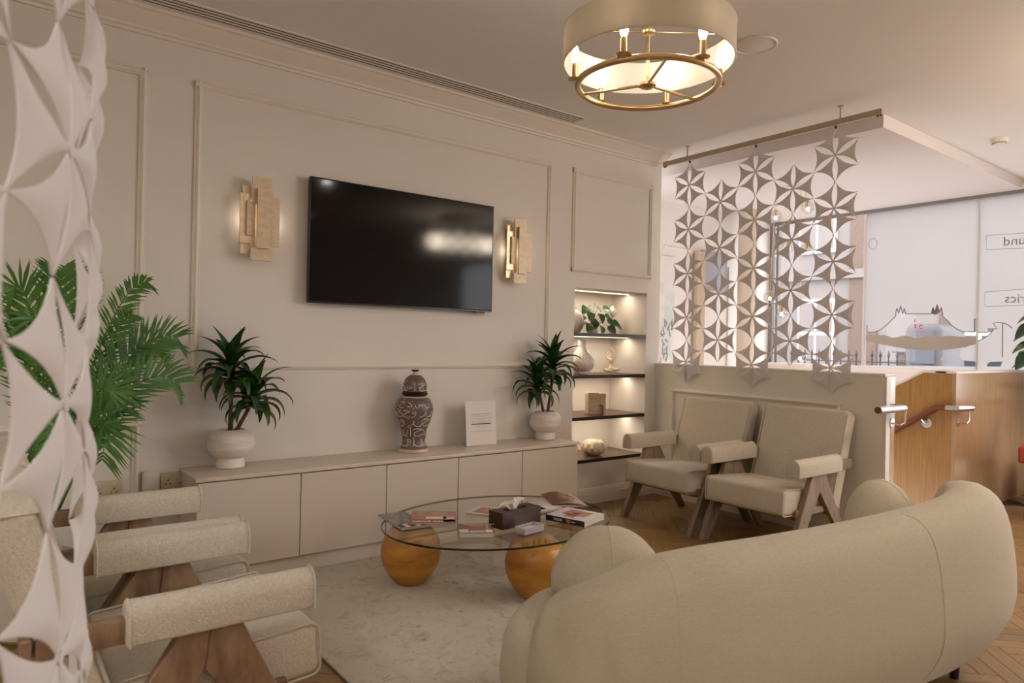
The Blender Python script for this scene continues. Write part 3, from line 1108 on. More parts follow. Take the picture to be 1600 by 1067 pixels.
MB().box((0, -0.066, -hh_ + 0.005), (2 * hw_ - 0.004, 0.003, 0.010), 0.001, 1).build('bottom_bezel', m_tvframe, tv)
for s_ in (-1, 1):
    MB().box((s_ * (hw_ - 0.0035), -0.066, 0), (0.006, 0.003, 2 * hh_ - 0.003), 0.001, 1).build('side_bezel', m_tvframe, tv)

# stepped wall sconces
SY = WY - 0.08


def sx(x, y):
    return ony(360 + x / 6.667, 260 + y / 6.667, SY)


sc_c = ony(405, 343, SY)
plates = [  # x0,x1,y0,y1, depth of face from wall
    (222, 425, 117, 400, 0.085, 't'), (262, 398, 236, 860, 0.105, 't'), (392, 505, 328, 840, 0.09, 't'),
    (102, 215, 275, 800, 0.07, 'g'), (166, 258, 355, 720, 0.082, 't'), (205, 425, 850, 985, 0.085, 't'),
    (112, 205, 790, 908, 0.055, 'g'), (143, 225, 190, 290, 0.05, 'g'), (400, 455, 240, 335, 0.06, 't'), (205, 262, 715, 865, 0.07, 'g')]
sc1 = thing('wall_sconce', 'stepped champagne wall sconce of overlapping plates left of the television', 'sconce', (sc_c.x, WY, sc_c.z), group='stepped wall sconces')
for xa, xb, ya, yb, dep, kk in plates:
    pa, pb = sx(xa, (ya + yb) / 2), sx(xb, (ya + yb) / 2)
    pt, pbm = sx((xa + xb) / 2, ya), sx((xa + xb) / 2, yb)
    w_, h_ = pb.x - pa.x, pt.z - pbm.z
    MB().box(((pa.x + pb.x) / 2 - sc_c.x, -dep, (pt.z + pbm.z) / 2 - sc_c.z), (w_, 0.010, h_), 0.0015, 1).build('plate', m_travert if kk == 't' else m_goldleaf, sc1)
MB().box((0.005, -0.012, 0), (0.13, 0.024, 0.34), 0.002, 1).build('backplate', m_goldleaf, sc1)
MB().tube([(-0.035, -0.045, -0.11), (-0.035, -0.045, 0.11)], 0.008, 10).build('lamp_tube', m_bulb, sc1)
lamp('sconce_light', 'POINT', (-0.045, -0.03, 0), P_SCONCE, WARM, sc1, shadow_soft_size=0.03)
lamp('sconce_light', 'POINT', (0.09, -0.03, 0), P_SCONCE * 0.7, WARM, sc1, shadow_soft_size=0.02)
sc2 = copy_tree(sc1)
sc2.location = (ony(812, 393, SY).x - 0.01, WY, sc_c.z)
sc2['label'] = 'stepped gold-sided wall sconce right of the television'

# double sockets and a small white box low on the wall
for x_, z_, lab in ((0.52, 0.505, 'cream double wall socket under the palm at the left'), (0.845, 0.52, 'cream double wall socket beside the end of the sideboard')):
    s_ = thing('wall_socket', lab, 'socket', (x_, WY, z_), group='wall sockets')
    MB().box((0, -0.006, 0), (0.146, 0.012, 0.086), 0.004, 2).build('faceplate', m_socket, s_)
    for dx in (-0.036, 0.036):
        MB().box((dx, -0.0125, 0.026), (0.016, 0.004, 0.018), 0.001, 1).build('switch', m_plastic, s_)
        h = MB()
        h.box((dx, -0.0125, 0.0), (0.005, 0.002, 0.010)).box((dx - 0.011, -0.0125, -0.018), (0.007, 0.002, 0.005)).box((dx + 0.011, -0.0125, -0.018), (0.007, 0.002, 0.005))
        h.build('socket_holes', m_ink, s_, smooth=0)
rt = thing('wall_box', 'small white plastic box low on the wall between the two sockets', 'box', (0.725, WY, 0.52))
MB().box((0, -0.02, 0), (0.085, 0.04, 0.12), 0.012, 3).build('housing', m_plastic, rt)
MB().box((0, -0.041, 0), (0.06, 0.004, 0.085), 0.002, 1).build('front_cover', m_ceramic, rt)

# ------------------------------------------------------------------ niche shelves
SHZ = [1.385, 1.046, 0.706, 0.36]
shelf_pts = []
for i, z_ in enumerate(SHZ):
    s_ = thing('niche_shelf', ['dark shelf in the wall niche, topmost of four', 'dark shelf in the wall niche, second from the top',
                               'dark shelf in the wall niche, third from the top', 'dark shelf in the wall niche, lowest of four'][i], 'shelf', (NX0, WY, z_), group='niche shelves')
    MB().span((0.001, 0.004, -0.024), (NX1 - NX0 - 0.001, NY1 - WY - 0.001, 0), 0.001, 1).build('board', m_shelf, s_)
    MB().span((0.001, -0.002, -0.026), (NX1 - NX0 - 0.001, 0.006, 0.001), 0.001, 1).build('front_edge', m_shelfedge, s_)
    if i < 3:
        MB().span((0.004, 0.205, -0.030), (NX1 - NX0 - 0.004, 0.222, -0.024)).build('light_strip', m_ledstrip, s_, smooth=0)
        lamp('strip_light', 'AREA', ((NX1 - NX0) / 2, 0.213, -0.033), P_STRIP, WARM, s_, shape='RECTANGLE', size=NX1 - NX0 - 0.06, size_y=0.012)
ls = tag(MB().span((NX0 + 0.004, WY + 0.205, NZ1 - 0.007), (NX1 - 0.004, WY + 0.222, NZ1 - 0.001)).build('light_strip', m_ledstrip, smooth=0), 'glowing light strip along the ceiling of the wall niche', 'light')
lamp('strip_light', 'AREA', ((NX1 + NX0) / 2, WY + 0.213, NZ1 - 0.010), P_STRIP, WARM, None, shape='RECTANGLE', size=NX1 - NX0 - 0.06, size_y=0.012)

# ================================================================== SIDEBOARD
SF = 3.7127
side = thing('sideboard', 'long low greige sideboard with five plain doors under the television', 'sideboard', (0, 0, 0))
XS0, XS1 = 0.872, 3.478
cb = MB()
cb.span((XS0, SF + 0.022, 0.10), (XS1, WY - 0.002, 0.558))
cb.build('carcass', m_cabinet, side, smooth=0)
MB().span((XS0 + 0.01, SF + 0.03, 0.0), (XS1 - 0.01, WY - 0.002, 0.10)).build('plinth', m_cabinet, side, smooth=0)
MB().span((XS0 - 0.006, SF - 0.008, 0.560), (XS1 + 0.012, WY - 0.001, 0.581), 0.002, 2).build('top', m_top, side)
dx_ = [XS0, 1.409, 1.931, 2.439, 2.962, XS1]
for a_, b_ in zip(dx_, dx_[1:]):
    MB().span((a_ + 0.0025, SF, 0.103), (b_ - 0.0025, SF + 0.020, 0.553), 0.0015, 1).build('door', m_cabinet, side)
ST = 0.581


# ------------------------------------------------------------------ plants
def leaf_strip(mb, base, out, up, L, wid, droop, curl=0.0, n=9, fold=0.45, prof=None):
    """arched strap leaf starting at base, heading out+up, drooping by gravity"""
    out = Vector(out).normalized()
    side = out.cross(Vector((0, 0, 1)))
    if side.length < 1e-4:
        side = Vector((1, 0, 0))
    side.normalize()
    P = []
    p = Vector(base)
    el = up
    for i in range(n + 1):
        t = i / n
        d = out * math.cos(el) + Vector((0, 0, 1)) * math.sin(el)
        nrm = side.cross(d).normalized()
        wv = wid * (prof(t) if prof else (0.55 + 0.45 * math.sin(PI * min(1, t * 1.25))) * (1 - t ** 3) ** 0.7 + 0.0)
        wv = max(wv, 0.0006)
        P.append([p - side * wv + nrm * wv * fold, p, p + side * wv + nrm * wv * fold])
        p = p + d * (L / n)
        el -= droop / n * (0.4 + 1.2 * t)
    mb.grid(P)
    return P


def rosette(parent, c, n, L, wid, rng, squash=1.0, ymax=None):
    """a crown of arching strap leaves, each leaf a mesh of its own"""
    for i in range(n):
        t = i / (n - 1)
        az = i * 2.39996 + rng.uniform(-0.2, 0.2)
        el = R(82) - t ** 0.8 * R(82) + rng.uniform(-0.12, 0.12)
        LL = L * (0.62 + 0.38 * math.sin(PI * (0.2 + 0.7 * t))) * rng.uniform(0.9, 1.1)
        dr = R(35) + min(1, t * 1.7) * R(110) + rng.uniform(-0.2, 0.2)
        mb = MB()
        leaf_strip(mb, (c[0], c[1], c[2] + 0.06 * (1 - t) - 0.05 * t), (math.cos(az), math.sin(az) * squash, 0), el, LL, wid * rng.uniform(0.85, 1.15), dr)
        if ymax is not None:
            for v_ in mb.bm.verts:
                v_.co.y = min(v_.co.y, ymax)
        mb.build('leaf', m_leafpale if (t > 0.6 and rng.random() < 0.45) else m_leaf, parent, smooth=60)


PSC = 1.12
POT = [(0, 0.0), (0.060, 0.0), (0.066, 0.006), (0.066, 0.030), (0.060, 0.044), (0.060, 0.050), (0.078, 0.058), (0.102, 0.080), (0.110, 0.112), (0.107, 0.140), (0.094, 0.166),
       (0.066, 0.186), (0.060, 0.188), (0.054, 0.182), (0.058, 0.172)]


def dracaena(loc, label, seed, stems):
    rng = random.Random(seed)
    pot = thing('plant_pot', label[0], 'pot', loc, group='pale banded pots on the sideboard')
    MB().lathe([(r_ * PSC, z_ * PSC) for r_, z_ in POT], seg=40).build('body', m_potmarble, pot)
    MB().lathe([(0, 0.178 * PSC), (0.058 * PSC, 0.176 * PSC)], seg=24).build('soil', m_soil, pot)
    pt = thing('dracaena_plant', label[1], 'plant', (loc[0], loc[1], loc[2] + 0.178 * PSC), group='dracaenas on the sideboard')
    for (bx, by, tx, ty, tz, n, L) in stems:
        MB().tube([(bx, by, -0.01), ((bx + tx) / 2 + 0.004, (by + ty) / 2, tz / 2), (tx, ty, tz), (tx, ty, tz + 0.05)], [0.012, 0.010, 0.010, 0.006], 10).build('stem', m_trunk, pt)
        rosette(pt, (tx, ty, tz), n, L, 0.0310, rng, ymax=WY - loc[1] - 0.035)
    return pot, pt


p1 = ony(360, 724, 3.942)
p1 = Vector((p1.x, p1.y, ST))
rr = Vector((math.sin(YAW), -math.cos(YAW), 0))
dracaena((p1.x, p1.y, ST), ('round footed pale banded pot at the left end of the sideboard', 'bushy dark green dracaena with two crowns in the left pot'), 3,
         [(-0.005, 0.004, -0.012, -0.01, 0.315, 30, 0.265), (0.018, -0.012, 0.092, -0.075, 0.175, 27, 0.255)])
p2 = ony(852, 682, 3.942)
dracaena((p2.x, p2.y, ST), ('round footed pale banded pot at the right end of the sideboard', 'dark green dracaena with two crowns in the right pot'), 11,
         [(0.012, -0.006, 0.035, -0.035, 0.325, 29, 0.275), (-0.014, 0.008, -0.085, 0.0, 0.185, 26, 0.265)])

# ------------------------------------------------------------------ urn with script
up_ = onz(643, 704, ST)
up_.y = min(up_.y, WY - 0.135)
urn = thing('lidded_urn', 'tall lidded ceramic urn covered in pale script on a dark ground', 'urn', (up_.x, up_.y, ST))
urn.scale = (1.24, 1.24, 1.21)
U = 0.455 / 130.0          # metres per picture pixel of height
UP_ = [(0.074, 0.018), (0.066, 0.030), (0.060, 0.060), (0.064, 0.105), (0.078, 0.150), (0.094, 0.195), (0.099, 0.225), (0.095, 0.255), (0.080, 0.280), (0.066, 0.292)]
MB().lathe(UP_, seg=48).build('body', m_urn, urn)
MB().lathe([(0, 0), (0.076, 0), (0.080, 0.004), (0.078, 0.016), (0.074, 0.019), (0, 0.019)], seg=40).build('foot', m_urncream, urn)
MB().lathe([(0.070, 0.288), (0.072, 0.291), (0.066, 0.296), (0.060, 0.296)], seg=40).build('neck_ring', m_urncream, urn)
MB().lathe([(0.058, 0.296), (0.060, 0.302), (0.068, 0.304), (0.070, 0.309), (0.064, 0.313), (0.066, 0.318), (0.062, 0.322)], seg=40).build('metal_band', m_urnrim, urn)
lid = MB().lathe([(0.0615, 0.320), (0.0625, 0.340), (0.060, 0.365), (0.050, 0.388), (0.036, 0.402), (0.022, 0.409)], seg=40).build('lid', m_urn, urn)
MB().lathe([(0.030, 0.404), (0.020, 0.411), (0.013, 0.418), (0.012, 0.428), (0.0, 0.428)], seg=24).build('knob_neck', m_urncream, lid)
MB().lathe([(0, 0.426), (0.018, 0.427), (0.0195, 0.431), (0.017, 0.436), (0, 0.437)], seg=24).build('knob', m_urnrim, lid)


def prof_r(prof, z):
    for (r0, z0), (r1, z1) in zip(prof, prof[1:]):
        if z0 <= z <= z1:
            return r0 + (r1 - r0) * (z - z0) / max(1e-6, z1 - z0)
    return prof[-1][0]


# strokes are drawn in (angle, height) on the body; angle 0 faces the camera
GLY = {
    'alif': [[(0, 0), (0.0, 1.0)]],
    'nun': [[(-0.5, 0.62), (-0.55, 0.25), (-0.2, 0.0), (0.25, 0.05), (0.5, 0.35), (0.45, 0.7)], [(-0.03, 0.5), (0.03, 0.5)]],
    'jim': [[(-0.5, 0.75), (0.0, 0.85), (0.5, 0.72), (0.0, 0.55), (-0.35, 0.3), (-0.2, 0.02), (0.3, 0.0), (0.5, 0.1)], [(0.02, 0.28), (0.07, 0.28)]],
    'ra': [[(0.4, 0.7), (0.35, 0.3), (0.0, 0.05), (-0.4, 0.0)]],
    'waw': [[(0.15, 0.7), (-0.15, 0.75), (-0.2, 0.5), (0.15, 0.5), (0.2, 0.7), (0.15, 0.25), (-0.2, 0.0), (-0.5, 0.02)]],
    'kaf': [[(0.4, 1.0), (-0.1, 0.7), (0.4, 0.45), (0.45, 0.1), (0.0, 0.0), (-0.5, 0.1)]],
    'sin': [[(0.55, 0.5), (0.5, 0.3), (0.32, 0.3), (0.28, 0.5), (0.24, 0.3), (0.06, 0.3), (0.0, 0.55), (-0.05, 0.2), (-0.3, 0.0), (-0.55, 0.2), (-0.55, 0.45)]],
    'dal': [[(-0.3, 0.8), (0.2, 0.5), (0.25, 0.2), (-0.3, 0.15)]],
    'dot': [[(-0.05, 0.0), (0.05, 0.05)]],
}


def smooth_path(pts, n=5):
    out = []
    m_ = len(pts)
    if m_ < 3:
        return pts
    for i in range(m_ - 1):
        p0, p1_, p2_, p3 = pts[max(i - 1, 0)], pts[i], pts[i + 1], pts[min(i + 2, m_ - 1)]
        for k in range(n):
            t = k / n
            out.append(tuple(0.5 * (2 * p1_[j] + (p2_[j] - p0[j]) * t + (2 * p0[j] - 5 * p1_[j] + 4 * p2_[j] - p3[j]) * t * t + (3 * p1_[j] - p0[j] - 3 * p2_[j] + p3[j]) * t ** 3) for j in (0, 1)))
    out.append(pts[-1])
    return out


def script_on(prof, rows, parent, name, seed):
    rng = random.Random(seed)
    mb = MB()
    cam_az = math.atan2(-up_.y, -up_.x)
    for z0, hgt, glyphs in rows:
        r0 = prof_r(prof, z0 + hgt / 2)
        n = len(glyphs)
        for i, g in enumerate(glyphs):
            ang = cam_az + R(-88) + R(176) * (i + 0.5) / n
            for st_ in GLY[g]:
                pp = smooth_path(st_)
                P = []
                for (x_, y_) in pp:
                    zz = z0 + hgt * y_
                    rz_ = prof_r(prof, zz) + 0.0005
                    aa = ang - (-x_) * hgt * 0.95 / r0
                    P.append((rz_ * math.cos(aa), rz_ * math.sin(aa), zz))
                mb.tube(P, 0.0022, 5)
            if rng.random() < 0.75:
                zz = z0 + hgt * rng.choice((0.05, 0.95, 1.08))
                aa = ang + rng.uniform(-0.22, 0.22)
                rz_ = prof_r(prof, zz) + 0.0005
                P = [(rz_ * math.cos(aa + s_ * 0.03), rz_ * math.sin(aa + s_ * 0.03), zz + s_ * 0.002) for s_ in (-1, 1)]
                mb.tube(P, 0.0022, 5)
    return mb.build(name, m_urnink, parent, smooth=60)


script_on(UP_, [(0.240, 0.036, ['ra', 'jim', 'dal', 'sin', 'nun', 'waw']), (0.192, 0.040, ['sin', 'kaf', 'jim', 'waw', 'ra', 'nun', 'alif']),
                (0.142, 0.044, ['dal', 'waw', 'ra', 'nun', 'jim', 'kaf']), (0.090, 0.046, ['nun', 'ra', 'alif', 'jim', 'dal', 'waw']),
                (0.036, 0.048, ['alif', 'nun', 'waw', 'alif', 'nun', 'ra', 'sin'])], urn, 'body_script', 5)
LIDP = [(0.0615, 0.320), (0.0625, 0.340), (0.060, 0.365), (0.050, 0.388), (0.036, 0.402)]
script_on(LIDP, [(0.326, 0.046, ['kaf', 'sin', 'alif', 'jim', 'ra']), ], lid, 'lid_script', 9)

# ------------------------------------------------------------------ notice card
ca_, cbp = onz(729, 698, ST), onz(776, 694, ST)
cdir = (cbp - ca_)
cdir.z = 0
cw = cdir.length
cdir.normalize()
card = thing('notice_card', 'white printed notice card in a clear stand beside the urn', 'sign', ((ca_.x + cbp.x) / 2, (ca_.y + cbp.y) / 2, ST), math.atan2(cdir.y, cdir.x))
lean = R(6)
ch_ = 0.305
Mc = Matrix.Translation((0, 0, 0.003)) @ Matrix.Rotation(-lean, 4, 'X')
MB().add(MB().box((0, 0.0, ch_ / 2), (cw, 0.002, ch_)).bm, Mc).build('paper', m_paper, card, smooth=0)
st_ = MB()
st_.add(MB().box((0, 0.003, ch_ / 2), (cw + 0.006, 0.002, ch_ + 0.004)).bm, Mc)
st_.box((0, 0.035, 0.0015), (cw + 0.006, 0.075, 0.003))
st_.build('stand', m_acrylic, card, smooth=0)
pr = MB()
Mt = Mc @ basis((0, -0.0014, 0), (1, 0, 0), (0, 0, 1))
rngc = random.Random(2)
for y_, wd, hh in ((0.235, 0.008, 0.004), (0.214, 0.62, 0.003), (0.203, 0.70, 0.0016), (0.199, 0.45, 0.0016), (0.183, 0.70, 0.0016), (0.177, 0.25, 0.0016), (0.164, 0.68, 0.0016),
                   (0.160, 0.3, 0.0016), (0.132, 0.42, 0.0016), (0.120, 0.28, 0.0016), (0.095, 0.72, 0.002)):
    x_ = -wd * cw / 2
    while x_ < wd * cw / 2 - 0.002:
        l_ = min(rngc.uniform(0.004, 0.014), wd * cw / 2 - x_)
        pr.add(MB().box((x_ + l_ / 2, y_, 0), (l_, hh, 0.0004)).bm, Mt)
        x_ += l_ + 0.0022
pr.build('printed_lines', m_inkgrey, card, smooth=0)
MB().add(MB().box((0.0, 0.146, 0), (0.64 * cw, 0.007, 0.0005)).bm, Mt).build('printed_bar', m_ink, card, smooth=0)

# ------------------------------------------------------------------ things on the niche shelves
NYM = WY + 0.19


def swirl(n, amp, tw):
    return lambda a, z: 1 + amp * (abs(math.cos(n * (a + tw * z) / 2)) - 0.5)


def vase(name, label, cat, px, shelf, prof, h, m, rf=None, seg=72, Y=NYM):
    p = ony(px, 560, Y)
    t = thing(name, label, cat, (p.x, Y, SHZ[shelf] + 0.001))
    MB().lathe([(r * h, z * h) for r, z in prof], seg=seg, rfun=rf).build('body', m, t, smooth=50)
    return t


vase('swirl_vase', 'round white swirled vase at the left of the top niche shelf', 'vase', 893, 0,
     [(0, 0), (0.26, 0), (0.30, 0.03), (0.44, 0.25), (0.48, 0.48), (0.40, 0.74), (0.22, 0.92), (0.14, 1.0), (0.11, 0.98), (0, 0.9)], 0.205, m_ceramic, swirl(14, 0.10, 9.0), Y=WY + 0.22)
vase('ribbed_vase', 'white onion-shaped ribbed vase with a narrow neck on the second shelf', 'vase', 909, 1,
     [(0, 0), (0.20, 0), (0.21, 0.02), (0.21, 0.07), (0.30, 0.13), (0.385, 0.28), (0.37, 0.42), (0.27, 0.58), (0.16, 0.72), (0.125, 0.82), (0.12, 0.98), (0.13, 1.0), (0.10, 0.99), (0, 0.9)], 0.278, m_ceramic,
     lambda a, z: 1 + 0.05 * max(0, min(1, (z - 0.02) / 0.03)) * max(0, min(1, (0.2 - z) / 0.06)) * math.cos(22 * a))
vase('swirl_bowl', 'cream ceramic bowl with deep diagonal ridges on the lowest shelf', 'bowl', 930, 3,
     [(0, 0), (0.40, 0), (0.44, 0.02), (0.72, 0.30), (0.80, 0.52), (0.72, 0.80), (0.50, 0.98), (0.40, 1.0), (0.34, 0.96), (0, 0.8)], 0.128, m_ivory, swirl(11, 0.16, 11.0), seg=110, Y=WY + 0.15)

# arch block
pa = ony(930, 640, WY + 0.15)
ab = thing('arch_block', 'square beige stone block with a small arch cut on the third shelf', 'ornament', (pa.x, WY + 0.15, SHZ[2] + 0.001), R(-27))
A = MB()
aw, ah, ad = 0.155, 0.175, 0.085
outl = [(-aw / 2, 0), (0.012, 0)]
for k in range(9):
    an = PI - PI * k / 8
    outl.append((0.036 + 0.024 * math.cos(an), 0.062 + 0.024 * math.sin(an)))
outl += [(0.060, 0), (aw / 2, 0), (aw / 2, ah), (-aw / 2, ah)]
A.prism(outl, basis((0, ad / 2, 0), (1, 0, 0), (0, 0, 1), (0, -1, 0)), ad)
A.build('block', m_stoneart, ab, smooth=0)
MB().box((0.036, 0.012, 0.045), (0.05, 0.05, 0.09)).build('arch_back', m_stoneart, ab, smooth=0)
MB().box((-0.025, 0, ah + 0.004), (0.09, ad * 0.9, 0.010), 0.002, 1).build('raised_top', m_stoneart, ab)


def skin_figure(name, verts, edges, radii, m, parent, sub=2, root=0):
    me = bpy.data.meshes.new(name)
    me.from_pydata([Vector(v_) for v_ in verts], edges, [])
    o = bpy.data.objects.new(name, me)
    COL.objects.link(o)
    md = o.modifiers.new('skin', 'SKIN')
    for i, r_ in enumerate(radii):
        me.skin_vertices[0].data[i].radius = (r_, r_)
    me.skin_vertices[0].data[root].use_root = True
    md2 = o.modifiers.new('sub', 'SUBSURF')
    md2.levels = sub
    dg = bpy.context.evaluated_depsgraph_get()
    out = bpy.data.meshes.new_from_object(o.evaluated_get(dg))
    bpy.data.objects.remove(o)
    out.materials.clear()
    out.materials.append(m)
    out.shade_smooth()
    o = bpy.data.objects.new(name, out)
    COL.objects.link(o)
    o.parent = parent
    return o


# yoga figurine: seated cross-legged, arms joined overhead
py_ = ony(955, 560, NYM + 0.02)
yf = thing('figurine', 'cream figurine of a woman seated with arms joined overhead on the second shelf', 'figurine', (py_.x, NYM + 0.02, SHZ[1] + 0.001), R(-49))
s_ = 0.20
V = [(0, 0, 0.14), (0, 0, 0.30), (0, 0, 0.46), (0, 0, 0.56), (0, 0, 0.62), (0, 0, 0.70), (0, 0, 0.75),
     (-0.12, 0, 0.54), (-0.24, 0, 0.72), (-0.10, 0, 0.90), (0, 0, 1.04), (0.12, 0, 0.54), (0.24, 0, 0.72), (0.10, 0, 0.90),
     (-0.10, -0.05, 0.10), (-0.30, -0.14, 0.08), (-0.02, -0.26, 0.05), (0.12, -0.28, 0.04), (0.10, -0.05, 0.10), (0.33, -0.12, 0.10), (0.45, -0.15, 0.20), (0.03, -0.2, 0.08)]
E_ = [(0, 1), (1, 2), (2, 3), (3, 4), (4, 5), (5, 6), (3, 7), (7, 8), (8, 9), (9, 10), (3, 11), (11, 12), (12, 13), (13, 10), (0, 14), (14, 15), (15, 16), (16, 17), (0, 18), (18, 19), (19, 20)]
V = V[:21]
Rr = [0.10, 0.065, 0.085, 0.06, 0.035, 0.06, 0.045, 0.04, 0.032, 0.026, 0.022, 0.04, 0.032, 0.026, 0.08, 0.06, 0.045, 0.03, 0.08, 0.055, 0.025]
skin_figure('body', [(x * s_ * 1.0, y * s_, z * s_ + 0.012) for x, y, z in V], E_, [r_ * s_ * 1.0 for r_ in Rr], m_ivory, yf)

# white abstract bust on the top shelf: tall block with a couple leaning together
pb_ = ony(957, 490, NYM + 0.05)
bu = thing('sculpture', 'tall slim white sculpture of a kneeling couple on the top niche shelf', 'sculpture', (pb_.x, NYM + 0.05, SHZ[0] + 0.001), R(-49))
MB().box((0, 0, 0.075), (0.05, 0.05, 0.15), 0.004, 2).build('plinth', m_ceramic, bu)
V = [(0, 0, 0), (0, 0, 0.35), (-0.08, 0, 0.62), (-0.02, 0, 0.80), (0.0, 0, 0.96), (0.28, 0, 0.55), (0.10, -0.1, 0.38), (-0.30, -0.05, 0.45), (-0.36, -0.05, 0.25), (0.34, 0, 0.30)]
E_ = [(0, 1), (1, 2), (2, 3), (3, 4), (2, 5), (5, 6), (2, 7), (7, 8), (5, 9)]
skin_figure('couple', [(x * 0.11, y * 0.11, z * 0.11 + 0.148) for x, y, z in V], E_, [r_ * 0.11 for r_ in (0.2, 0.22, 0.18, 0.12, 0.13, 0.10, 0.07, 0.10, 0.07, 0.06)], m_ceramic, bu)

# pothos in a small pot on the top shelf


def heart_leaf(parent, c, n_dir, tip_dir, L, m, name='leaf', zmin=None):
    n_, t_ = Vector(n_dir).normalized(), Vector(tip_dir).normalized()
    t_ = (t_ - n_ * t_.dot(n_)).normalized()
    s2 = n_.cross(t_)
    P = []
    for i in range(11):
        u2 = i / 10
        wv = L * 0.46 * (math.sin(PI * u2 ** 0.62)) ** 0.8 if 0 < u2 < 1 else 0.0008
        ctr = Vector(c) + t_ * (L * u2) - n_ * (L * 0.28 * u2 * u2)
        P.append([ctr - s2 * wv + n_ * wv * 0.25, ctr - s2 * wv * 0.5 + n_ * wv * 0.07, ctr - n_ * wv * 0.03, ctr + s2 * wv * 0.5 + n_ * wv * 0.07, ctr + s2 * wv + n_ * wv * 0.25])
    if zmin is not None:
        P = [[Vector((q_.x, q_.y, max(q_.z, zmin))) for q_ in r_] for r_ in P]
    return MB().grid(P).build(name, m, parent, smooth=60)


pp_ = ony(925, 515, WY + 0.17)
po = thing('pothos_plant', 'trailing green pothos in a small white pot on the top niche shelf', 'plant', (pp_.x, WY + 0.17, SHZ[0] + 0.001))
MB().lathe([(0, 0), (0.042, 0), (0.052, 0.09), (0.048, 0.09), (0.044, 0.08), (0, 0.078)], seg=28).build('pot', m_ceramic, po)
rng = random.Random(21)
for (px_, py__, yo) in ((911, 492, 0), (917, 480, 0.03), (931, 478, 0.05), (924, 488, -0.03), (936, 490, -0.05), (930, 502, -0.10), (938, 508, -0.12), (922, 508, -0.10), (944, 494, 0.0), (948, 500, -0.05),
                        (956, 504, -0.08), (962, 508, -0.06), (950, 510, -0.11), (912, 500, 0.05), (905, 488, 0.02), (927, 496, -0.12), (942, 484, 0.06)):
    p_ = ony(px_, py__, WY + 0.17 + yo) - Vector(po.location)
    base_ = Vector((p_.x, yo, p_.z))
    out_ = Vector((base_.x, base_.y - 0.02, 0.0))
    MB().tube([(0, 0, 0.075), (base_.x * 0.5, base_.y * 0.5, max(base_.z, 0.08) + 0.02), base_], 0.0016, 5).build('stalk', m_pothos, po)
    heart_leaf(po, base_, (rng.uniform(-0.4, 0.4), -0.75, 0.7), out_ + Vector((rng.uniform(-0.03, 0.03), -0.02, -0.05)), rng.uniform(0.075, 0.10), m_pothos, zmin=0.003)

# ================================================================== PALM AT THE LEFT
PB = Vector((0.20, 3.62, 0.0))
pm = thing('palm_plant', 'tall green palm with feathery fronds in a pot by the left wall', 'plant', PB)
MB().lathe([(0, 0), (0.12, 0), (0.14, 0.02), (0.17, 0.30), (0.175, 0.33), (0.16, 0.33), (0.15, 0.29), (0, 0.28)], seg=36).build('pot', m_ceramic, pm)
MB().lathe([(0, 0.30), (0.15, 0.292)], seg=24).build('soil', m_soil, pm)


def frond(tip, mid, LL=0.11, n=26, seed=0, base=(0, 0, 0.3)):
    rng = random.Random(seed)
    b0, m0, t0 = Vector(base), Vector(mid), Vector(tip)
    pts = []
    for i in range(n + 1):
        t = i / n
        pts.append(b0 * (1 - t) ** 2 + m0 * 2 * t * (1 - t) + t0 * t * t)
    mb = MB()
    mb.tube(pts, [0.0065 * (1 - 0.8 * i / n) for i in range(n + 1)], 5)
    vd = (Vector((0, 0, CAM_H)) - (PB + t0)).normalized()
    for i in range(int(n * 0.36), n + 1):
        t = i / n
        d = (pts[min(i + 1, n)] - pts[max(i - 1, 0)]).normalized()
        side = (d.cross(vd).normalized() * 0.9 + d.cross(Vector((0, 0, 1))) * 0.35).normalized()
        ll = LL * (0.55 + 0.65 * math.sin(PI * min(1.0, (t - 0.36) / 0.64 * 0.8 + 0.15)))
        for sg in (-1, 1):
            for half in ((0, 0.5) if i % 2 else (0,)):
                if i == n and half:
                    continue
                p = pts[i] + (pts[min(i + 1, n)] - pts[i]) * half
                out = (side * sg * 0.80 + d * 0.80 + Vector((0, 0, 0.10))).normalized()
                q0, q1, q2 = p, p + out * ll * 0.5 + Vector((0, 0, -0.004)), p + out * ll + Vector((0, 0, -0.012 - 0.02 * rng.random()))
                wv = out.cross(vd).normalized() * 0.0060
                mb.grid([[q0 - wv * 0.5, q0 + wv * 0.5], [q1 - wv, q1 + wv], [q2 - wv * 0.08, q2 + wv * 0.08]])
    return mb.build('frond', m_palm, pm, smooth=60)


def fp(x, y, Y):
    return ony(x, y, Y) - PB


FR = [((276, 527), (185, 505, 3.62), 3.55), ((279, 597), (190, 545, 3.5), 3.42), ((230, 441), (170, 440, 3.7), 3.72), ((160, 717), (185, 560, 3.4), 3.38),
      ((205, 492), (165, 520, 3.75), 3.8), ((95, 424), (100, 470, 3.5), 3.5), ((20, 450), (70, 430, 3.5), 3.45),
      ((50, 500), (80, 470, 3.3), 3.3), ((120, 430), (120, 470, 3.8), 3.85), ((10, 560), (60, 480, 3.4), 3.4), ((70, 700), (80, 560, 3.3), 3.3), ((255, 548), (165, 500, 3.6), 3.62), ((190, 640), (150, 520, 3.5), 3.45)]
for i, (tp, md, Y) in enumerate(FR):
    frond(fp(tp[0], tp[1], Y), fp(md[0], md[1], md[2]) + Vector((0, 0, 0.03)), 0.09 if i in (2, 4) else 0.145, 30, i, (0.02 * math.cos(i), 0.02 * math.sin(i), 0.29))

# ================================================================== ARMCHAIRS


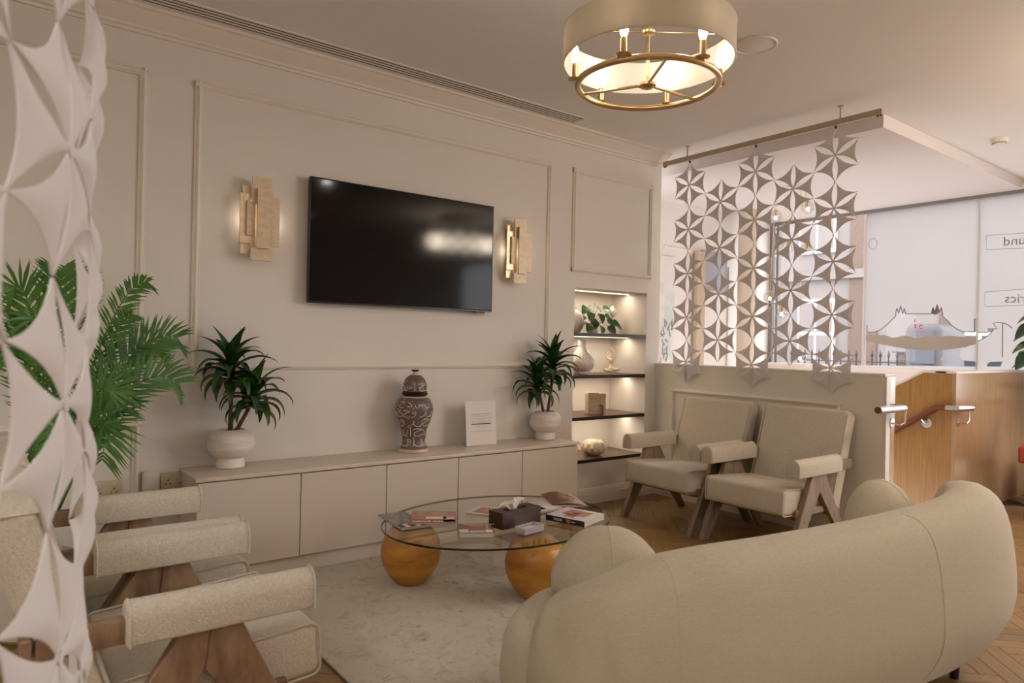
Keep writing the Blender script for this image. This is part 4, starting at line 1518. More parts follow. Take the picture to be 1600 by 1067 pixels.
def make_chair(label, loc, rz, wood, pad0=-0.165):
    t = thing('armchair', label, 'armchair', loc, rz, 'cream boucle armchairs with angled wooden legs')
    HWD = 0.285
    # seat: thick block, a little lower at the back
    s = MB()
    s.box((0, 0, 0), (0.56, 2 * HWD, 0.160), 0.030, 4)
    seat = MB().add(s.bm, Matrix.Translation((0.13, 0, 0.338)) @ Matrix.Rotation(R(-4.0), 4, 'Y')).build('seat', m_boucle, t, smooth=60)
    # piping round both ends of the seat
    for sg in (-1, 1):
        pts = []
        hx, hz = 0.275, 0.076
        for (cx_, cz_, a0) in ((hx - 0.025, hz - 0.025, 0), (-hx + 0.025, hz - 0.025, 90), (-hx + 0.025, -hz + 0.025, 180), (hx - 0.025, -hz + 0.025, 270)):
            for k in range(4):
                a = R(a0 + 30 * k)
                pts.append((cx_ + 0.028 * math.cos(a), sg * (HWD - 0.006), cz_ + 0.028 * math.sin(a)))
        pts.append(pts[0])
        MB().add(MB().tube(pts, 0.004, 6, False).bm, Matrix.Translation((0.13, 0, 0.338)) @ Matrix.Rotation(R(-4.0), 4, 'Y')).build('piping', m_boucle, seat)
    # back: tall padded slab leaning back
    Lb, th = 0.66, 0.125
    bk = MB().box((0, 0, 0), (th, 0.62, Lb), 0.034, 4)
    ang = math.atan2(-0.375 - (-0.165), 0.885 - 0.245)
    MBk = Matrix.Translation((-0.270, 0, 0.566)) @ Matrix.Rotation(ang, 4, 'Y')
    back = MB().add(bk.bm, MBk).build('backrest', m_boucle, t, smooth=60)
    for sg in (-1, 1):
        MB().add(MB().tube([(th / 2 - 0.006, sg * 0.306, -Lb / 2 + 0.03), (th / 2 - 0.006, sg * 0.306, Lb / 2 - 0.03), (-th / 2 + 0.03, sg * 0.306, Lb / 2 - 0.005)], 0.004, 6).bm, MBk).build('piping', m_boucle, back)
    for sg in (-1, 1):
        y_ = sg * 0.312
        # padded sleeve over the arm: upside-down U
        U2 = []
        for k in range(13):
            a = PI * k / 12
            U2.append((0.044 * math.cos(a), 0.048 * math.sin(a)))
        outer = [(0.044, -0.062)] + U2 + [(-0.044, -0.062)]
        P = MB()
        P.prism(outer, basis((pad0, y_, 0.573), (0, 1, 0), (0, 0, 1), (1, 0, 0)), 0.365 - pad0, 0.008, 2)
        pad = P.build('arm_pad', m_boucle, t, smooth=60)
        for x_ in (pad0 + 0.007, 0.358):
            pts = [(x_, y_ + yy * 1.0, 0.573 + zz + 0.05 * 0) for yy, zz in outer]
            MB().tube(pts, 0.0035, 5).build('piping', m_boucle, pad)
        # wooden arm rail from under the pad to the back
        MB().span((-0.315, y_ - 0.020, 0.515), (0.33, y_ + 0.020, 0.578), 0.004, 2).build('arm_rail', wood, t)
        # angled legs, flat boards tapering to the foot
        for front, poly in ((True, [(0.067, 0.40), (0.344, 0.0), (0.414, 0.0), (0.156, 0.52), (0.080, 0.52)]),
                            (False, [(0.067, 0.40), (0.080, 0.52), (0.006, 0.52), (-0.326, 0.0), (-0.266, 0.0)])):
            dd = 0.036 if front else 0.032
            lg = MB()
            lg.prism(poly, basis((0, y_ + dd / 2, 0), (1, 0, 0), (0, 0, 1), (0, -1, 0)), dd, 0.003, 1)
            lg_o = lg.build('leg', wood, t)
            xb_, zb_ = (0.245, 0.235) if front else (-0.115, 0.235)
            for s3 in (-1, 1):
                MB().lathe([(0, 0.0012), (0.006, 0.001), (0.007, -0.004)], (xb_, y_ + s3 * dd / 2, zb_), 10, M=Matrix.Rotation(-s3 * PI / 2, 4, 'X')).build('bolt_hole', m_clip, lg_o)
        # side rail under the seat tying the frame to the legs
        MB().span((-0.20, y_ - sg * 0.016 - 0.012, 0.262), (0.30, y_ - sg * 0.016 + 0.012, 0.302), 0.003, 1).build('side_rail', wood, t)
    for x_ in (0.20, -0.13):
        MB().span((x_ - 0.02, -0.315, 0.225), (x_ + 0.02, 0.315, 0.262), 0.003, 1).build('cross_rail', wood, t)
    MB().span((-0.345, -0.33, 0.520), (-0.322, 0.33, 0.572), 0.003, 1).build('back_rail', wood, t)
    return t


chA = make_chair('cream boucle armchair next to the wall niche, left of the pair by the half wall', (4.265, 3.315, 0), PI, m_teak2)
chB = make_chair('cream boucle armchair right of the pair, against the half wall beside the stair end', (4.262, 2.588, 0), PI, m_teak2)
chC = make_chair('cream boucle armchair nearest the camera behind the left star screen', (0.43, 2.305, 0), 0, m_teak, -0.128)
chD = make_chair('cream boucle armchair between the nearest armchair and the palm', (0.435, 3.022, 0), 0, m_teak, -0.128)

# ================================================================== RUG
RX0, RX1, RY0, RY1 = 1.118, 2.72, 0.9, 3.735
rug = MB().span((RX0, RY0, 0.0005), (RX1, RY1, 0.012), 0.004, 2).build('rug', m_rug)
tag(rug, 'cream distressed rug under the glass coffee table', 'rug')

# ================================================================== COFFEE TABLE
TC = Vector((2.295, 3.07, 0))
GT = 0.325
ct = thing('coffee_table', 'oval glass coffee table standing on two golden balls', 'table', (TC.x, TC.y, 0.012))
GZ = GT - 0.012


def ell(a, b, z, n=96):
    return [(a * math.cos(2 * PI * k / n), b * math.sin(2 * PI * k / n), z) for k in range(n)]


def ring_solid(rings, cap=True):
    t = bmesh.new()
    Rg = [[t.verts.new(p) for p in r_] for r_ in rings]
    n = len(Rg[0])
    for A_, B_ in zip(Rg, Rg[1:]):
        for k in range(n):
            t.faces.new((A_[k], A_[(k + 1) % n], B_[(k + 1) % n], B_[k]))
    if cap:
        t.faces.new(Rg[0][::-1])
        t.faces.new(Rg[-1])
    bmesh.ops.recalc_face_normals(t, faces=t.faces[:])
    return t


ta, tb = 0.672, 0.532
MB().add(ring_solid([ell(ta - 0.004, tb - 0.004, GZ - 0.010), ell(ta - 0.004, tb - 0.004, GZ)])).build('glass_top', m_tableglass, ct, smooth=30)
eg = MB()
eg.add(ring_solid([ell(ta - 0.0045, tb - 0.0045, GZ - 0.0105), ell(ta, tb, GZ - 0.008), ell(ta, tb, GZ - 0.002), ell(ta - 0.0045, tb - 0.0045, GZ + 0.0002)], False))
eg.build('glass_edge', m_tableedge, ct, smooth=60)
BALL = [(0, 0.0), (0.070, 0.0), (0.078, 0.004), (0.112, 0.040), (0.140, 0.085), (0.155, 0.128), (0.160, 0.168), (0.154, 0.212), (0.138, 0.252), (0.114, 0.282), (0.088, 0.299), (0.080, 0.3025), (0, 0.3025)]
for q_ in ((641, 916), (836, 938)):
    b0 = onz(q_[0], q_[1], 0.012)
    vd = Vector((b0.x, b0.y, 0)).normalized()
    bc = b0 + vd * 0.070 - Vector((TC.x, TC.y, 0.012))
    MB().lathe(BALL, (bc.x, bc.y, 0), 56).build('ball_base', m_gold_ball, ct, smooth=60)
TZ = GT + 0.0005


def slab(name, label, cat, corners, th, z0=None, mcover=m_cpink, mpage=m_page, group=None, spine=None, lift=0.0):
    """book or magazine from the picture places of its near-left, near-right and far-left lower corners"""
    z0 = TZ if z0 is None else z0
    a, b_, c_ = [onz(q_[0], q_[1], z0) for q_ in corners]
    ux = (b_ - a)
    w_ = ux.length
    ux.normalize()
    uy = Vector((0, 0, 1)).cross(ux)
    d_ = (c_ - a).dot(uy)
    t = thing(name, label, cat, (a.x, a.y, z0), math.atan2(ux.y, ux.x), group)
    MB().span((0.002, 0.002, 0.001), (w_ - 0.002, d_ - 0.002, th - 0.0012), 0.0004, 1).build('pages', mpage, t, smooth=0)
    MB().span((0, 0, 0), (w_, d_, 0.001)).build('back_cover', mcover, t, smooth=0)
    MB().span((0, 0, th - 0.0012), (w_, d_, th)).build('front_cover', mcover, t, smooth=0)
    if spine:
        MB().span((-0.0, -0.0008, 0), (w_, 0.0016, th)).build('spine', spine, t, smooth=0)
    return t, w_, d_, th


def patch(parent, x0_, x1_, y0_, y1_, z_, m, name='cover_print', th=0.0005):
    MB().span((x0_, y0_, z_), (x1_, y1_, z_ + th)).build(name, m, parent, smooth=0)


# left pile: open spread magazine below, folded magazine on top
t, w_, d_, th = slab('magazine', 'grey-toned magazine lying under the pink one at the left of the glass table', 'magazine', ((627, 829), (672, 823), (612, 803)), 0.006, mcover=m_cgrey, group='magazines on the glass table')
for k in range(5):
    patch(t, 0.015 + 0.03 * k, 0.032 + 0.03 * k, 0.03, 0.09, th, m_whiteink if k % 2 else m_ink, 'cover_print')
patch(t, 0.01, w_ - 0.02, 0.12, d_ - 0.02, th, m_cgrey)
z2 = TZ + th + 0.001
t, w_, d_, th = slab('magazine', 'pink-covered magazine with white capitals on the left of the glass table', 'magazine', ((640, 819), (712, 819), (647, 801)), 0.008, z0=z2, mcover=m_cpink, group='magazines on the glass table')
patch(t, 0.03, w_ - 0.05, d_ * 0.55, d_ - 0.02, th, m_ctan)
patch(t, 0.0, w_, 0.0, d_ * 0.28, th, m_cred)
patch(t, w_ * 0.72, w_ - 0.004, 0.02, d_ * 0.5, th, m_clav)
patch(t, 0.08, 0.19, d_ * 0.32, d_ * 0.5, th, m_paper)
text('cover_title', 'DRIVE ON', 0.036, m_whiteink, basis((0.012, 0.012, th + 0.0008), (1, 0, 0), (0, 1, 0)), t, 0.0004, bold=0.001)

# small thick book in the middle, facing the camera
t, w_, d_, th = slab('book', 'thick paperback with a warm interior photo cover at the front of the glass table', 'book', ((717, 841), (772, 840), (717, 826)), 0.026, mcover=m_cbrown, group='books on the glass table')
patch(t, 0.055, 0.130, d_ * 0.30, d_ * 0.72, th, m_cred)
patch(t, 0.004, 0.05, 0.004, d_ * 0.40, th, m_clav)
patch(t, 0.055, 0.13, 0.004, d_ * 0.22, th, m_cgreen)
patch(t, 0.135, w_ - 0.004, 0.004, d_ * 0.3, th, m_paper)
patch(t, 0.145, 0.155, d_ * 0.35, d_ * 0.9, th, m_ctan)
text('cover_title', 'TRADITIONAL HOME', 0.017, m_whiteink, basis((0.030, d_ * 0.84, th + 0.0008), (1, 0, 0), (0, 1, 0)), t, 0.0004, bold=0.0006)
text('cover_subtitle', 'STYLE BOOK', 0.013, m_whiteink, basis((0.058, d_ * 0.72, th + 0.0008), (1, 0, 0), (0, 1, 0)), t, 0.0004, bold=0.0005)

# red photo book with black spine at the right
t, w_, d_, th = slab('book', 'black-spined hardback with a red picture cover at the right of the glass table', 'book', ((853, 812), (913, 824), (880, 799)), 0.030, mcover=m_clav, group='books on the glass table', spine=m_spine)
patch(t, 0.05, w_ - 0.05, d_ * 0.35, d_ * 0.85, th, m_cred)
patch(t, 0.09, w_ - 0.09, d_ * 0.15, d_ * 0.4, th, m_cred)
patch(t, 0.10, w_ - 0.10, d_ * 0.52, d_ * 0.60, th, m_cpink)
text('spine_title', 'VOLTA', 0.017, m_whiteink, basis((0.05, -0.0012, 0.009), (1, 0, 0), (0, 0, 1)), t, 0.0003, bold=0.0006)
MB().span((w_ * 0.54, -0.0014, 0.006), (w_ * 0.64, -0.0006, 0.026)).build('spine_label', m_cpink, t, smooth=0)
MB().span((w_ * 0.66, -0.0014, 0.013), (w_ * 0.77, -0.0006, 0.017)).build('spine_label', m_whiteink, t, smooth=0)

# flat pale magazines behind the tissue box
t, w_, d_, th = slab('magazine', 'pale pink magazine half hidden behind the tissue box', 'magazine', ((727, 803), (800, 812), (760, 793)), 0.008, mcover=m_clav, group='magazines on the glass table')
patch(t, 0.03, w_ - 0.02, 0.03, d_ - 0.03, th, m_cpink)
t, w_, d_, th = slab('magazine', 'pale magazine lying flat right of the tissue box', 'magazine', ((826, 804), (878, 795), (796, 792)), 0.010, mcover=m_clav, group='magazines on the glass table')
patch(t, 0.03, w_ * 0.6, 0.02, d_ - 0.05, th, m_cgreen)
patch(t, 0.04, w_ * 0.9, 0.01, d_ * 0.4, th, m_paper)
zt_ = TZ + th + 0.001
# brown glossy magazine on top at the far right, slightly sprung open
a, b_ = onz(864, 790, zt_), onz(918, 791, zt_)
t = thing('magazine', 'brown glossy magazine with sprung pages at the far right of the glass table', 'magazine', (a.x, a.y, zt_), math.atan2((b_ - a).y, (b_ - a).x), 'magazines on the glass table')
w_ = (b_ - a).length
d_ = 0.235
P = [[(x_ * w_ - yv * 0.06, yv * d_, 0.003 + 0.020 * math.sin(PI * min(1, x_ * 1.0)) * (0.6 + 0.4 * yv) + 0.012 * yv) for yv in [j / 6 for j in range(7)]] for x_ in [i / 10 for i in range(11)]]
MB().grid(P, 0.0016).build('front_cover', m_cbrown, t)
P2 = [[(x_ * w_ * 0.99 - yv * 0.06 + 0.002, yv * d_ * 0.98, -0.003 + 0.006 * math.sin(PI * x_) + 0.009 * yv) for yv in [j / 6 for j in range(7)]] for x_ in [i / 10 for i in range(11)]]
MB().grid([[(p[0], p[1], max(p[2], 0.0005) + 0.0015) for p in r_] for r_ in P2], 0.003).build('pages', m_page, t)
rngm = random.Random(4)
pm_ = MB()
for k in range(9):
    x_ = rngm.uniform(0.15, 0.75)
    y_ = rngm.uniform(0.2, 0.8)
    pts = []
    for i in range(6):
        xx = x_ + 0.03 * i + 0.01 * math.sin(i * 2 + k)
        yy = y_ + 0.05 * math.sin(i * 0.8 + k)
        pts.append((xx * w_ - yy * 0.06, yy * d_, 0.0045 + 0.020 * math.sin(PI * min(1, xx)) * (0.6 + 0.4 * yy) + 0.012 * yy))
    pm_.tube(pts, 0.0022, 4)
pm_.build('cover_print', m_cpink, t, smooth=0)

# tissue box with a tissue
a, b_, c_ = onz(785, 829, TZ), onz(845, 815, TZ), onz(760, 823, TZ)
ux = (b_ - a)
tw = ux.length
td = (c_ - a).length
tbx = thing('tissue_box', 'dark walnut tissue box in the middle of the glass table', 'box', (a.x, a.y, TZ), math.atan2(ux.y, ux.x))
TH = 0.086
bx = MB()
bx.span((0, 0, 0), (tw, td, TH - 0.012), 0.002, 1)
bx.build('case', m_walnut, tbx)
lidm = MB()
for s3 in ((0, 0, tw, td * 0.36), (0, td * 0.64, tw, td), (0, td * 0.36, tw * 0.22, td * 0.64), (tw * 0.78, td * 0.36, tw, td * 0.64)):
    lidm.span((s3[0], s3[1], TH - 0.012), (s3[2], s3[3], TH), 0.0008, 1)
lidm.build('slotted_lid', m_walnut, tbx)
ti = bpy.data.objects.new('tissue', None)
P = []
rngt = random.Random(8)
for i in range(13):
    u2 = i / 12
    row = []
    for j in range(9):
        v2 = j / 8
        spread = 0.22 + 0.78 * v2
        x_ = tw * (0.45 + (u2 - 0.5) * 0.74 * spread) - 0.02 * v2
        y_ = td * 0.5 + 0.012 * math.sin(u2 * 9 + v2) * (0.5 + v2) - 0.028 * v2 * v2 * (1 if u2 < 0.5 else 0.2)
        z_ = TH - 0.006 + 0.070 * math.sin(v2 * 1.9) * (0.72 + 0.28 * math.sin(u2 * PI)) - 0.022 * v2 ** 3 * (1.0 - u2) + 0.004 * math.sin(u2 * 16)
        row.append((x_, y_, z_))
    P.append(row)
bpy.data.objects.remove(ti)
tis = thing('tissue', 'white crumpled tissue pulled from the walnut tissue box', 'tissue', (a.x, a.y, TZ), math.atan2(ux.y, ux.x))
MB().grid(P, 0.0006).build('sheet', m_tissue, tis, smooth=60)

# small clear acrylic box of cards in front
a, b_, c_ = onz(820, 837, TZ), onz(850, 829, TZ), onz(810, 827, TZ)
ux = b_ - a
aw_ = ux.length
ax = thing('acrylic_box', 'small frosted acrylic card box in front of the tissue box', 'box', (a.x, a.y, TZ), math.atan2(ux.y, ux.x))
ad_, ahh = 0.072, 0.034
for s3 in ((0, 0, aw_, 0.005), (0, ad_ - 0.005, aw_, ad_), (0, 0.005, 0.005, ad_ - 0.005), (aw_ - 0.005, 0.005, aw_, ad_ - 0.005)):
    MB().span((s3[0], s3[1], 0), (s3[2], s3[3], ahh), 0.0008, 1).build('side', m_acryfrost, ax)
MB().span((0.005, 0.005, 0), (aw_ - 0.005, ad_ - 0.005, 0.004)).build('base', m_acryfrost, ax, smooth=0)
MB().span((0.010, 0.010, 0.004), (aw_ - 0.010, ad_ - 0.010, 0.020), 0.0006, 1).build('card_stack', m_paper, ax, smooth=0)

# ================================================================== SOFA


def catmull(pts, n=8):
    out = []
    m_ = len(pts)
    for i in range(m_ - 1):
        p0, p1_, p2_, p3 = pts[max(i - 1, 0)], pts[i], pts[i + 1], pts[min(i + 2, m_ - 1)]
        for k in range(n):
            t = k / n
            out.append([0.5 * (2 * b1 + (c1 - a1) * t + (2 * a1 - 5 * b1 + 4 * c1 - d1) * t * t + (3 * b1 - a1 - 3 * c1 + d1) * t ** 3) for a1, b1, c1, d1 in zip(p0, p1_, p2_, p3)])
    out.append(list(pts[-1]))
    return out


# plan of the back (x, y, top height), left end to right end
BACK = [(1.50, 1.66, 0.50), (1.455, 1.52, 0.58), (1.49, 1.38, 0.66), (1.66, 1.28, 0.70), (1.95, 1.205, 0.709), (2.30, 1.14, 0.716), (2.65, 1.085, 0.730), (2.95, 1.06, 0.744), (3.18, 1.085, 0.755), (3.315, 1.17, 0.755), (3.365, 1.29, 0.745)]
TH_B = 0.115
path = catmull(BACK, 14)
sofa = thing('sofa', 'large curved cream linen sofa seen from behind at the front right', 'sofa', (0, 0, 0))
N = len(path)
cum = [0]
for a, b_ in zip(path, path[1:]):
    cum.append(cum[-1] + math.hypot(b_[0] - a[0], b_[1] - a[1]))
LT = cum[-1]


def sofa_frame(i):
    a, b_ = path[max(i - 1, 0)], path[min(i + 1, N - 1)]
    d = Vector((b_[0] - a[0], b_[1] - a[1], 0)).normalized()
    return Vector((path[i][0], path[i][1], 0)), d, Vector((d.y, -d.x, 0)), path[i][2]     # position, tangent, outward normal (towards the camera), height


def back_ring(i, n=26):
    p, d, nn, zt_ = sofa_frame(i)
    s0 = min(cum[i], LT - cum[i])
    er = 0.15
    f = math.sqrt(max(0.0, 1 - (1 - min(1, s0 / er)) ** 2)) if s0 < er else 1.0
    f = max(f, 0.05)
    z0 = 0.09
    hz = (zt_ - z0)
    zc_, hh = z0 + hz * 0.5, hz * 0.5
    if f < 1:
        zc_ = z0 + hz * 0.5 * (0.55 + 0.45 * f)
        hh = hz * 0.5 * (0.55 + 0.45 * f)
    ring = []
    W_ = [-1, -0.99, -0.955, -0.88, -0.76, -0.58, -0.38, -0.18, 0.0, 0.18, 0.38, 0.56, 0.70, 0.81, 0.89, 0.945, 0.98, 1]
    for k, (w_, side_) in enumerate([(w_, 1) for w_ in W_] + [(w_, -1) for w_ in W_[-2:0:-1]]):
        # superellipse: flat faces, round top; samples spread evenly over the height
        sa1 = math.copysign(abs(w_) ** (1 / (0.34 if w_ < 0 else 0.36)), w_)
        ca1 = side_ * math.sqrt(max(0.0, 1 - sa1 * sa1))
        x_ = math.copysign(abs(ca1) ** 0.72, ca1) * TH_B * f
        z_ = zc_ + w_ * hh
        tt = (z_ - z0) / hz
        bul = 0.045 * math.sin(PI * min(1, max(0, tt)) ** 0.8) - 0.070 * max(0, 0.35 - tt) / 0.35
        if ca1 > 0:
            x_ += bul * f
        ring.append(p + nn * x_ + Vector((0, 0, z_)))
    return ring


rings = [back_ring(i) for i in range(N)]
tb_ = ring_solid(rings)
MB().add(tb_).build('back', m_linen, sofa, smooth=75)
# vertical seams on the outside
for i_s in (None,):
    pass


def seam_at(px_):
    best = None
    for i in range(N):
        p, d, nn, zt_ = sofa_frame(i)
        q_ = proj(p + nn * (TH_B + 0.03) + Vector((0, 0, 0.6)))
        if nn.dot(p - Vector((0, 0, 0))) > -0.15:
            continue
        if q_ and (best is None or abs(q_[0] - px_) < best[0]):
            best = (abs(q_[0] - px_), i)
    return best[1]


for px_ in (1068, 1474):
    i = seam_at(px_)
    rg = rings[i]
    p, d, nn, zt_ = sofa_frame(i)
    pts = [rg[k] + (rg[k] - (p + Vector((0, 0, 0.45)))).normalized() * -0.0004 for k in range(1, 18)]
    sm = [tuple(q_) for q_ in catmull([tuple(q_) for q_ in pts], 4)]
    MB().tube(sm, 0.0014, 6).build('seam', m_linen, sofa)
# seat
plan = [(1.325, 1.65), (1.42, 1.46), (1.60, 1.33), (1.95, 1.25), (2.30, 1.19), (2.65, 1.13), (2.95, 1.10), (3.18, 1.13), (3.30, 1.25), (3.34, 1.48),
        (3.26, 1.70), (3.0, 1.82), (2.6, 1.85), (2.2, 1.90), (1.85, 1.96), (1.62, 1.95), (1.46, 1.87), (1.35, 1.77)]
plan = [(a1, b1) for a1, b1 in catmull(plan + [plan[0]], 4)][:-1]
ctr = Vector((sum(p_[0] for p_ in plan) / len(plan), sum(p_[1] for p_ in plan) / len(plan), 0))


def inset(pl_, d_):
    out = []
    n = len(pl_)
    for i in range(n):
        a, b_ = Vector(pl_[i - 1]), Vector(pl_[(i + 1) % n])
        t = (b_ - a)
        if t.length < 1e-6:
            out.append(pl_[i])
            continue
        t.normalize()
        nn = Vector((-t.y, t.x))
        q_ = Vector(pl_[i]) + nn * d_
        out.append((q_.x, q_.y))
    return out


area = sum(plan[i - 1][0] * plan[i][1] - plan[i][0] * plan[i - 1][1] for i in range(len(plan)))
sg = 1 if area > 0 else -1
rgs = [[(x_, y_, z_) for x_, y_ in inset(plan, sg * dd)] for dd, z_ in ((0.04, 0.09), (0.012, 0.10), (0.0, 0.14), (-0.012, 0.25), (0.0, 0.35), (0.016, 0.385), (0.04, 0.405), (0.075, 0.412))]
MB().add(ring_solid(rgs)).build('seat', m_linen, sofa, smooth=60)
for x_, y_ in ((1.66, 1.40), (3.10, 1.10), (1.55, 1.78), (3.15, 1.62)):
    MB().lathe([(0, 0), (0.016, 0), (0.022, 0.10), (0, 0.10)], (x_, y_, 0.0125 if RX0 < x_ < RX1 else 0.0), 16).build('leg', m_darkleg, sofa)


def ball_cushion(label, c, r, sq=0.8, tilt=0.0, az=0.0, low=0.5):
    t = thing('round_cushion', label, 'cushion', c, az, 'round cushions on the sofa')
    n, m_ = 60, 28
    rgs_ = []
    for i in range(1, m_):
        th_ = PI * i / m_
        row = []
        for k in range(n):
            a = 2 * PI * k / n
            gore = 1 - 0.022 * (1 - abs(math.sin(4 * a / 1.0)) ** 0.35) * math.sin(th_)
            row.append((r * math.sin(th_) * math.cos(a) * gore, sq * r * math.cos(th_), r * math.sin(th_) * math.sin(a) * gore * (low if math.sin(a) < 0 else 1)))
        rgs_.append(row)
    tb2 = ring_solid(rgs_)
    MB().add(tb2, Matrix.Rotation(tilt, 4, 'X')).build('cover', m_linen, t, smooth=75)
    sm_ = MB()
    for k in range(8):
        a = 2 * PI * k / 8
        sm_.tube([((r - 0.001) * 0.979 * math.sin(PI * i / 20) * math.cos(a), sq * r * math.cos(PI * i / 20), r * 0.979 * math.sin(PI * i / 20) * math.sin(a) * (low if math.sin(a) < -0.01 else 1)) for i in range(1, 20)], 0.003, 5)
    MB().add(sm_.bm, Matrix.Rotation(tilt, 4, 'X')).build('seam', m_linen, t, smooth=60)
    return t


ball_cushion('plump round cream cushion at the left end of the sofa', (1.755, 1.71, 0.462), 0.200, 0.80, R(-8), R(-38), 0.34)
ball_cushion('plump round cream cushion towards the right end of the sofa', (2.995, 1.345, 0.552), 0.208, 0.64, R(-6), R(8), 0.78)

# ================================================================== STAIR HANDRAILS
hr = thing('handrail', 'brown handrail with steel end bending down along the oak stair wall', 'handrail', (0, 0, 0))
HX = OX - 0.055
k1 = onx(1465, 636, HX)
s1_ = onx(1383, 680, HX)
corner = Vector((HX, OY - 0.06, k1.z))
endp = ony(1522, 636, OY - 0.075)
d_ = (s1_ - k1).normalized()
MB().tube([k1 + d_ * 1.6, k1 + d_ * 0.02, k1, k1 + Vector((0, -0.06, 0)), (HX, OY + 0.02, k1.z)], 0.024, 16).build('timber_rail', m_handrail, hr)
MB().tube([(HX, OY + 0.02, k1.z), (HX + 0.01, OY - 0.06, k1.z), (HX + 0.16, OY - 0.09, k1.z), (HX + 0.20, OY - 0.09, k1.z)], 0.0235, 16).build('steel_end', m_chrome, hr)
bp = onx(1448, 658, OX)
MB().lathe([(0, 0), (0.040, 0), (0.040, 0.006), (0.012, 0.009), (0, 0.009)], (OX, bp.y, bp.z - 0.012), 24, M=Matrix.Rotation(-PI / 2, 4, 'Y')).build('bracket_plate', m_chrome, hr)
MB().tube([(OX, bp.y, bp.z - 0.012), (OX - 0.04, bp.y, bp.z - 0.008), (HX, bp.y + 0.03, bp.z + 0.035), (HX, bp.y + 0.04, bp.z + 0.06)], 0.008, 10).build('bracket_arm', m_chrome, hr)
MB().lathe([(0, 0), (0.030, 0), (0.030, 0.006), (0, 0.008)], (OX + 0.05, OY - 0.03, k1.z - 0.115), 24, M=Matrix.Rotation(PI / 2, 4, 'X')).build('bracket_plate', m_chrome, hr)
MB().tube([(OX + 0.05, OY - 0.03, k1.z - 0.115), (OX + 0.06, OY - 0.09, k1.z - 0.115), (OX + 0.09, OY - 0.092, k1.z - 0.10), (OX + 0.095, OY - 0.092, k1.z - 0.02)], 0.007, 10).build('bracket_arm', m_chrome, hr)
# shorter rail end on the half wall
h2 = thing('handrail', 'short steel handrail end with brown tip on the end of the half wall', 'handrail', (0, 0, 0))
q0 = ony(1372, 641, 2.04)
q1_ = ony(1412, 638, 2.04)
MB().tube([q0 + Vector((0.004, 0, 0)), q1_], 0.0235, 16).build('steel_end', m_chrome, h2)
MB().tube([q0 + Vector((-0.004, 0, 0)), q0 + Vector((0.004, 0, 0))], 0.0215, 16).build('brown_tip', m_handrail, h2)
MB().tube([q1_ + Vector((-0.02, 0, 0)), q1_ + Vector((0.02, 0.04, 0)), (EX + 0.19, 2.14, q1_.z), (EX + 0.19, 2.38, q1_.z), (EX + 0.19, 3.6, q1_.z - 0.75)], 0.0225, 14).build('timber_rail', m_handrail, h2)
MB().lathe([(0, 0), (0.032, 0), (0.032, 0.006), (0, 0.008)], (EX + 0.085, 2.104, q0.z - 0.105), 24, M=Matrix.Rotation(PI / 2, 4, 'X')).build('bracket_plate', m_chrome, h2)
MB().tube([(EX + 0.085, 2.104, q0.z - 0.105), (EX + 0.09, 2.05, q0.z - 0.11), (EX + 0.125, 2.04, q0.z - 0.10), (EX + 0.13, 2.04, q0.z - 0.02)], 0.007, 10).build('bracket_arm', m_chrome, h2)

# ================================================================== BEHIND THE SCREEN: pendants, picture, column
GX = 6.3
pl_ = thing('pendant_cluster', 'cluster of clear glass globe pendants hanging over the stairs', 'pendant light', (GX, 3.75, 2.885))
MB().lathe([(0, 0), (0.09, 0), (0.09, -0.02), (0, -0.024)], seg=32).build('canopy', m_white, pl_)
for (x_, y_) in ((1212, 338), (1262, 324), (1232, 384), (1261, 390), (1203, 464), (1221, 488), (1250, 557)):
    p_ = onx(x_, y_, GX) - Vector((GX, 3.75, 2.885))
    r_ = 0.062
    g = MB().lathe([(r_ * math.sin(PI * i / 16), -r_ * math.cos(PI * i / 16)) for i in range(1, 17)], seg=24).build('glass_globe', m_globe, pl_, loc=p_, smooth=60)
    MB().lathe([(0, 0.0), (0.012, 0.0), (0.016, 0.02), (0.016, 0.055), (0.02, 0.062), (0.008, 0.07)], seg=14).build('brass_cap', m_brass, g)
    MB().lathe([(0, -0.035), (0.012, -0.03), (0.016, -0.015), (0.010, 0.002)], seg=12).build('bulb', m_bulb, g)
    MB().tube([(p_.x, p_.y, p_.z + 0.06), (p_.x * 0.9, p_.y * 0.8, -0.03)], 0.0018, 6).build('cord', m_brass, pl_)

a, b_ = ony(1098, 392, FW - 0.02), ony(1134, 455, FW - 0.02)
pic = thing('framed_picture', 'blue-grey picture in a thin frame on the far wall behind the screen', 'picture', ((a.x + b_.x) / 2, FW - 0.001, (a.z + b_.z) / 2))
pw_, ph_ = b_.x - a.x, a.z - b_.z
MB().box((0, -0.012, 0), (pw_, 0.02, ph_), 0.002, 1).build('print', m_bluegrey, pic)
for s3 in (-1, 1):
    MB().box((0, -0.014, s3 * ph_ / 2), (pw_ + 0.03, 0.026, 0.016), 0.002, 1).build('frame_bar', m_bluegrey, pic)
    MB().box((s3 * pw_ / 2, -0.014, 0), (0.016, 0.026, ph_), 0.002, 1).build('frame_bar', m_goldframe if s3 < 0 else m_bluegrey, pic)
a, b_ = ony(1086, 392, FW - 0.03), ony(1095, 560, FW - 0.03)
tag(MB().span((a.x, FW - 0.075, -1.19), (b_.x, FW - 0.022, a.z), 0.004, 1).build('timber_post', m_goldframe), 'pale timber post standing against the far wall behind the screen', 'post')
pc = ony(1167, 480, 4.72)
cl = thing('round_column', 'plain beige round column standing near the far corner of the window', 'column', (pc.x, 4.72, -1.19))
MB().lathe([(0.0, 0), (0.11, 0), (0.11, 4.075), (0, 4.075)], seg=36).build('shaft', m_column, cl, smooth=60)
